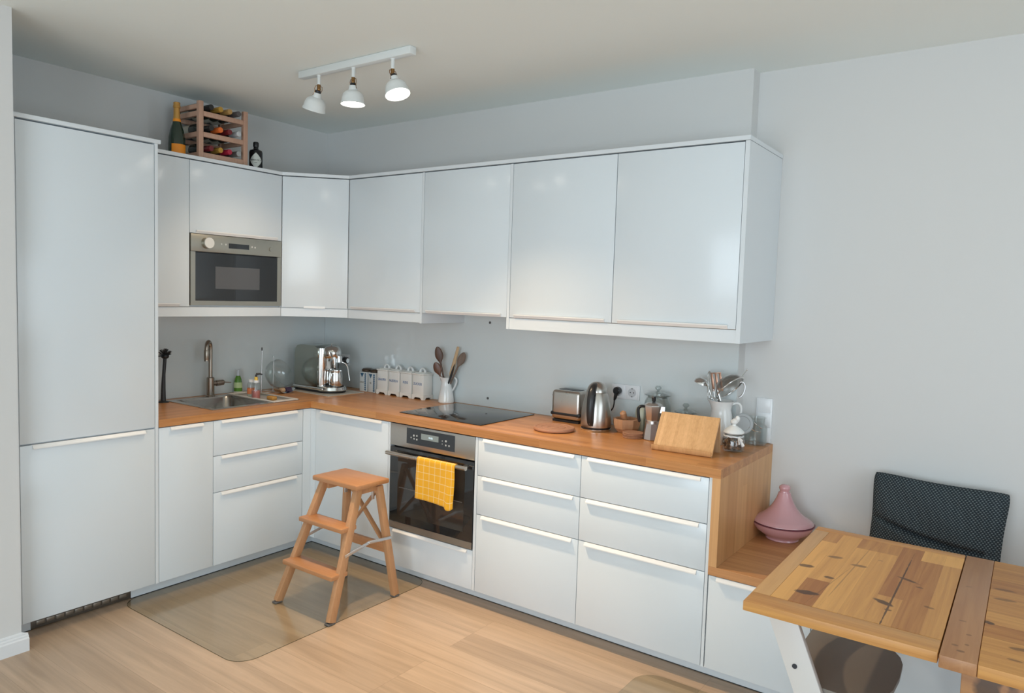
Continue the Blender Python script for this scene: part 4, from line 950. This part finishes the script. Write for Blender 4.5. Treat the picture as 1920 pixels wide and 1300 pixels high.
# ---------------------------------------------------------------- floor mat, clear tinted floor sheet and step stool
def rrect(x0, x1, y0, y1, r, n=8, rb=None):
    v = []; rb = r if rb is None else rb; rr = r
    for q_, (cx_, cy_, a0) in enumerate(((x1-r, y1-r, 0), (x0+rb, y1-rb, 90), (x0+r, y0+r, 180), (x1-r, y0+r, 270))):
        r = rb if q_ == 1 else rr
        for k in range(n+1): a = R(a0+90*k/n); v.append((cx_+r*math.cos(a), cy_+r*math.sin(a)))
    return v
mate = thin('mat_edge_plastic', (.58, .60, .56), .2, .6)
for (x0, x1, y0, y1, lb) in ((.527, 1.528, -1.722, -.527, 'clear plastic floor mat under the step stool'), (2.882, 4.2, -1.9, -.665, 'clear tinted sheet on the floor under the chair and table')):  # the second sheet only tints the floor slightly grey, without a dark rim
    t = thing('floor_sheet', lb, 'mat', ((x0+x1)/2, (y0+y1)/2, .0004))
    fin('sheet', B().prism(rrect(x0+.0016, x1-.0016, y0+.0016, y1-.0016, .0984, rb=.01 if x0 < 1 else .0984), 'z', .0004, .0022), sheet_m, t)
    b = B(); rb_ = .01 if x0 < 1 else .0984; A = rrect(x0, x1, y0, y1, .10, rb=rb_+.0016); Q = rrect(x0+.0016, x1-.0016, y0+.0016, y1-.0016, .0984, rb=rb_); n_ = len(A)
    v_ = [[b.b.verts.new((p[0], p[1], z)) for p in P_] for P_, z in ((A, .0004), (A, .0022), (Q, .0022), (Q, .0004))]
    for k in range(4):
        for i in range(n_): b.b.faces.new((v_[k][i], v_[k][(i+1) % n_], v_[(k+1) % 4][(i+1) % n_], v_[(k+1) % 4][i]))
    fin('rim', b, mate if x0 < 1 else sheet_m, t)
t = thing('step_stool', 'folding wooden step stool with two steps in front of the oven', 'step stool', (1.31, -1.0, .0026))
zf = .0026
fin('top_step', B().box(1.158, 1.494, -1.045, -.820, .606, .631, .006), stoolw, t)
def leg(p0, p1, name='leg', mat=stoolv, wx=.030, wy=.046): return fin(name, B().bar(p0, p1, wx, wy, .004), mat, t)
for s_ in (0, 1):
    leg((1.121 if not s_ else 1.520, -1.222, zf+.006), (1.205 if not s_ else 1.455, -1.000, .605), wy=.042)
    leg((1.121 if not s_ else 1.520, -.790, zf+.006), (1.210 if not s_ else 1.446, -.850, .590), wy=.038)
for s_ in (0, 1):
    x = 1.121 if not s_ else 1.520
    fin('foot_pad', B().box(x-.016, x+.016, -1.247, -1.205, zf, zf+.007, .002), rubber, t)
    fin('foot_pad', B().box(x-.016, x+.016, -.810, -.771, zf, zf+.007, .002), rubber, t)
fin('tread', B().box(1.142, 1.512, -1.215, -1.110, .203, .226, .005), stoolw, t)
fin('tread', B().box(1.165, 1.488, -1.135, -1.035, .411, .434, .005), stoolw, t)
fin('side_apron', B().box(1.425, 1.445, -1.00, -.86, .565, .604, .003), stoolv, t)
fin('side_apron', B().box(1.215, 1.235, -1.00, -.86, .565, .604, .003), stoolv, t)
fin('crossbar', B().box(1.165, 1.478, -.832, -.812, .235, .285, .004), stoolw, t)
leg((1.215, -.846, .57), (1.462, -.820, .285), 'brace', wx=.012, wy=.026)
leg((1.445, -.858, .57), (1.180, -.832, .285), 'brace', wx=.012, wy=.026)
for x, dx in ((1.144, .003), (1.506, -.003)):
    pz = fin('folding_strut', B().bar((x, -1.125, .300), (x, -.965, .332), .003, .016, .001).bar((x-dx, -.965, .332), (x-dx, -.815, .320), .003, .016, .001), satin, t)
    fin('rivet', B().cyl((x-.004, -.965, .332), (x+.004, -.965, .332), .007, seg=12), chrome, pz)
for x in (1.432, 1.228): fin('hinge', B().box(x-.004, x+.004, -.885, -.868, .52, .575, .001), satin, t)

# ---------------------------------------------------------------- dining table
t = thing('dining_table', 'reclaimed pine dining table with an extension leaf in the right foreground', 'table', (4.3, -1.0, 0))
TL, TS, TR, T0, T1, TZ = 3.533, 4.018, 5.5, -1.455, -.568, .75
ox, oy = 4.3, -1.0
def kn(l): return [(x-ox, y-oy, rx*(1.35 if rx > .005 else 1.2), ry*(1.45 if ry < .1 else 1), a, s_) for (x, y, rx, ry, a, s_) in l]
leafk = kn([(3.663, -1.275, .022, .010, .2, 1), (3.607, -1.045, .016, .009, .3, .9), (3.690, -1.105, .010, .007, 0, .9), (3.660, -.895, .017, .008, .3, .7), (3.742, -.932, .016, .007, .2, .7),
            (3.855, -1.205, .024, .008, -.6, 1), (3.875, -1.255, .007, .004, 0, .8), (3.890, -.965, .026, .006, -.5, .9), (3.925, -1.01, .007, .004, 0, .7), (3.965, -1.16, .011, .005, -.2, .6),
            (3.872, -1.09, .0022, .36, .0, 1), (3.73, -1.0, .0015, .28, -.04, .45), (3.70, -1.17, .0015, .18, -.12, .35), (3.79, -.83, .006, .004, 0, .4)])
pine = ((.37, .145, .042), (.76, .40, .12))
leafm = wood('pine_leaf', *pine, 'y', 'x', .066, 1.05, 1.0, (2.0, 45), .5, mortar=.0001, knots=leafk, seed=2, dark=(.05, .022, .014))
endm = wood('pine_board', *pine, 'x', 'y', .2, 5, .1, (2.2, 55), .42, seed=4)
edgem = wood('pine_edge_board', (.50, .26, .10), (.70, .41, .17), 'y', 'x', .3, 5, .1, (2.2, 55), .42, seed=4)
topk = kn([(4.106, -1.165, .012, .007, -.5, 1), (4.135, -.86, .022, .006, .1, .6), (4.135, -.95, .02, .006, .1, .6), (4.2, -1.3, .03, .007, .2, .7), (4.33, -1.05, .02, .009, .1, .8), (4.17, -1.38, .012, .004, 0, .6), (4.45, -1.28, .02, .009, 0, .9), (4.5, -.8, .02, .009, 0, .9)])
topm = wood('pine_top', *pine, 'x', 'y', .10, 4, .7, (2., 45), .5, mortar=.0004, knots=topk, seed=9, dark=(.05, .022, .014))
fin('leaf_panel', B().box(TL+.052, TS-.003, T0+.085, T1-.052, .722, TZ, .0005), leafm, t, flat=True)
fin('leaf_edge_board', B().box(TL, TL+.0515, T0+.085, T1-.052, .722, TZ, .002), edgem, t)
fin('leaf_end_board', B().box(TL, TS-.003, T0, T0+.0845, .721, TZ, .003), endm, t)
fin('leaf_end_board', B().box(TL, TS-.003, T1-.0515, T1, .722, TZ, .003), endm, t)
rk = kn([(4.045, -1.38, .006, .004, 0, .5), (4.07, -1.36, .004, .004, 0, .5), (4.06, -1.41, .006, .004, 0, .6), (4.05, -1.2, .006, .003, 0, .5), (4.07, -1.29, .005, .003, .3, .5), (4.045, -.9, .006, .003, .3, .4)])
redm = wood('pine_red_board', (.31, .135, .058), (.50, .26, .115), 'y', 'x', .3, 5, .1, (2.2, 45), .4, seed=7, knots=rk, dark=(.05, .022, .014))
fin('breadboard_end', B().box(TS, TS+.080, T0-.010, T1, .717, TZ, .003), redm, t)
fin('tabletop', B().box(TS+.0805, TR, T0-.010, T1, .717, TZ, .003), topm, t)
ak = kn([(4.135, -1.42, .03, .014, .6, 1), (4.16, -1.42, .02, .01, -.6, 1)])
apm = wood('pine_apron', (.30, .13, .05), (.52, .27, .11), 'x', 'z', .3, 5, .1, (2.2, 45), .42, seed=1, knots=ak)
fin('apron', B().box(4.066, TR-.06, -1.437, -1.412, .56, .709, .002), apm, t)
fin('apron', B().box(4.066, TR-.06, -.665, -.640, .60, .709, .002), apm, t)
fin('apron', B().box(4.066, 4.091, -1.4115, -.6655, .60, .709, .002), apm, t)
fin('cleat', B().box(4.12, TR-.1, -1.41, -.63, .7095, .7165), apm, t)
for (x, y) in ((4.066, -1.437), (5.36, -1.437), (4.066, -.735), (5.36, -.735)):
    fin('leg', B().box(x, x+.08, y, y+.08, .0, .56 if y < -1 else .60, .003), wood('pine_leg', (.30, .13, .05), (.52, .27, .11), 'z', 'y', .3, 5, .1, (2.2, 45), .42), t)
for y in (-1.30, -.72): fin('leaf_bearer', B().box(3.62, 4.30, y, y+.03, .672, .7155), endm, t)

# ---------------------------------------------------------------- chair under the leaf
t = thing('dining_chair', 'white plank-sided chair with taupe seat tucked under the table leaf', 'chair', (3.7, -1.0, .0025))
chw = pm('chair_white', (.72, .70, .67), .35); tau = pm('taupe_lacquer', (.26, .235, .205), .4)
for y, nm in ((-1.235, 'side_plank'), (-.765, 'side_plank')):
    pl_ = fin(nm, B().bar((3.835, y, .035), (3.582, y, .664), .082, .024, .004), chw, t)
    fin('bolt', B().cyl((3.635, y-.0125, .505), (3.635, y-.015, .505), .0075, seg=16).cyl((3.79, y-.0125, .14), (3.79, y-.015, .14), .0075, seg=16), pm('dark_bolt', (.03, .035, .045), .4), pl_)
    fin('floor_rail', B().box(3.52, 3.92, y-.012, y+.012, .0028, .035, .004), chw, t)
st_ = rrect(0, 1, 0, 1, .2)
def seat_poly(x0, x1, y0, y1, r):
    v = [(x0+.10, y0), (x0, y0+.15), (x0, y1)]
    for k in range(13): a = R(90-180*k/12); v.append((x1-r[0]+r[0]*math.cos(a), (y0+y1)/2+(y1-y0)/2*math.copysign(abs(math.sin(a))**.6, math.sin(a))))
    return v
fin('seat', B().prism(seat_poly(3.588, 3.888, -1.2215, -.7785, (.13, 0)), 'z', .437, .451), tau, t)
fin('seat_edge', B().box(3.69, 3.80, -1.2225, -1.2155, .425, .4365), chw, t)
b = B(); n = 14; o_ = []; i_ = []
for k in range(n+1):
    y = -1.222+.444*k/n; q = (k/n-.5)*2; xx = 3.520+.055*(q*q)
    o_.append((xx, y)); i_.append((xx+.012, y))
b.prism(o_+i_[::-1], 'z', .585, .655)
fin('backrest', b, pm('taupe_backrest', (.40, .37, .33), .4), t)
fin('footrest', B().box(3.70, 3.86, -1.2215, -.7785, .215, .229, .003), chw, t)
fin('crossbar', B().cyl((3.70, -1.222, .30), (3.70, -.778, .30), .009), satin, t)

# ---------------------------------------------------------------- tagine, cushion
t = thing('tagine', 'pink glazed tagine pot on the oak bench in the corner', 'pot', (3.272, -.062, .5123))
pk = pm('pink_glaze', (.62, .335, .36), .12, coat=.5); gx, gy, gz = 3.272, -.062, .5123
fin('dish', B().lathe([(0, 0), (.068, 0), (.073, .004), (.071, .010), (.073, .014), (.100, .030), (.122, .048), (.134, .068), (.138, .078), (.132, .078), (.12, .06), (.09, .034), (0, .016)], (gx, gy, gz), 56), pk, t)
fin('dish_rim', B().lathe([(.128, .0765), (.1385, .0765), (.1388, .0795), (.128, .0798)], (gx, gy, gz), 56), pm('dark_rose', (.22, .07, .09), .4), t)
l = fin('lid', B().lathe([(0, .079), (.130, .080), (.134, .083), (.133, .089), (.117, .100), (.098, .110), (.075, .128), (.056, .150), (.042, .175), (.032, .198), (.026, .218), (0, .218)], (gx, gy, gz), 56), pk, t, ang=60)
fin('lid_knob', B().lathe([(0, .214), (.022, .216), (.0225, .220), (.020, .224), (.022, .229), (.0255, .237), (.024, .246), (.015, .253), (0, .255)], (gx, gy, gz), 32), pk, l, ang=60)
# knitted cushion
cm = bpy.data.materials.new('knitted_wool'); cm.use_nodes = True
N = cm.node_tree.nodes; L = cm.node_tree.links; P = N['Principled BSDF']; P.inputs['Roughness'].default_value = .95; P.inputs['Specular IOR Level'].default_value = .15
tc = N.new('ShaderNodeUVMap'); sp = N.new('ShaderNodeSeparateXYZ'); L.new(tc.outputs[0], sp.inputs[0])
wv = N.new('ShaderNodeTexNoise'); wv.inputs['Scale'].default_value = 14; L.new(tc.outputs[0], wv.inputs[0])
ux = mth('MULTIPLY_ADD', wv.outputs[0], .006, sp.outputs['X']); uy = mth('MULTIPLY_ADD', wv.outputs[0], .004, sp.outputs['Y'])
row = mth('FLOOR', mth('MULTIPLY', uy, 1/.0078)); par = mth('MULTIPLY', mth('FRACT', mth('MULTIPLY', row, .5)), 2*math.pi)
dx_ = mth('SINE', mth('ADD', mth('MULTIPLY', ux, 2*math.pi/.0125), par)); dy_ = mth('SINE', mth('MULTIPLY', mth('FRACT', mth('MULTIPLY', uy, 1/.0078)), math.pi))
dot_ = mth('MULTIPLY', mth('MULTIPLY_ADD', dx_, .5, .5), dy_)
mx = N.new('ShaderNodeMix'); mx.data_type = 'RGBA'; L.new(mth('POWER', dot_, 1.5), mx.inputs[0])
mx.inputs[6].default_value = (.022, .030, .037, 1); mx.inputs[7].default_value = (.19, .225, .235, 1); L.new(mx.outputs[2], P.inputs['Base Color'])
bp = N.new('ShaderNodeBump'); bp.inputs['Strength'].default_value = .9; bp.inputs['Distance'].default_value = .003; L.new(dot_, bp.inputs['Height']); L.new(bp.outputs[0], P.inputs['Normal'])
bmh = bmesh.new(); uvl = bmh.loops.layers.uv.new('UVMap'); n = 44
def cpt(u, v, s_):
    x = u*.247*(1-.035*(1-v*v)); z = v*.178*(1-.07*(1-u*u)*(1 if v > 0 else .3))
    rc = 1-.05*(u*u*v*v)**3; x *= rc*(1+.03*v); z *= rc
    th = max(0, (1-u**4))**.5*max(0, (1-v**4))**.5*.066+.004
    if s_ < 0:
        cr = -.42-.20*u+.16*u*u
        th -= .042*math.exp(-((v-cr)/.055)**2)*(1-u**4)*(1 if u < .75 else .3)
        th += .004*math.sin(7*u+5*v)
    return Vector((x, s_*th, z))
for s_ in (-1, 1):
    g_ = [[bmh.verts.new(cpt(-1+2*i/n, -1+2*j/n, s_)) for i in range(n+1)] for j in range(n+1)]
    for j in range(n):
        for i in range(n):
            ids = ((j, i), (j, i+1), (j+1, i+1), (j+1, i)); f = bmh.faces.new([g_[a][c_] for a, c_ in ids])
            for lp, (a, c_) in zip(f.loops, ids): lp[uvl].uv = (c_/n*.49+1, a/n*.36+1)
bmesh.ops.remove_doubles(bmh, verts=bmh.verts, dist=.0001)
bmesh.ops.holes_fill(bmh, edges=[e for e in bmh.edges if e.is_boundary]) if False else None
bnd = [e for e in bmh.edges if e.is_boundary]
if bnd: bmesh.ops.bridge_loops(bmh, edges=bnd)
bmesh.ops.recalc_face_normals(bmh, faces=bmh.faces)
me = bpy.data.meshes.new('knitted_cushion'); bmh.to_mesh(me); bmh.free(); me.materials.append(cm)
for p in me.polygons: p.use_smooth = True
me.transform(Matrix.Translation((0, 0, .178)))
o = bpy.data.objects.new('knitted_cushion', me); COL.objects.link(o); o.location = (3.868, -.058, .527); o.rotation_euler = (R(-12), R(1.5), 0)
o['label'] = 'dark grey knitted cushion leaning against the wall on the bench'; o['category'] = 'cushion'
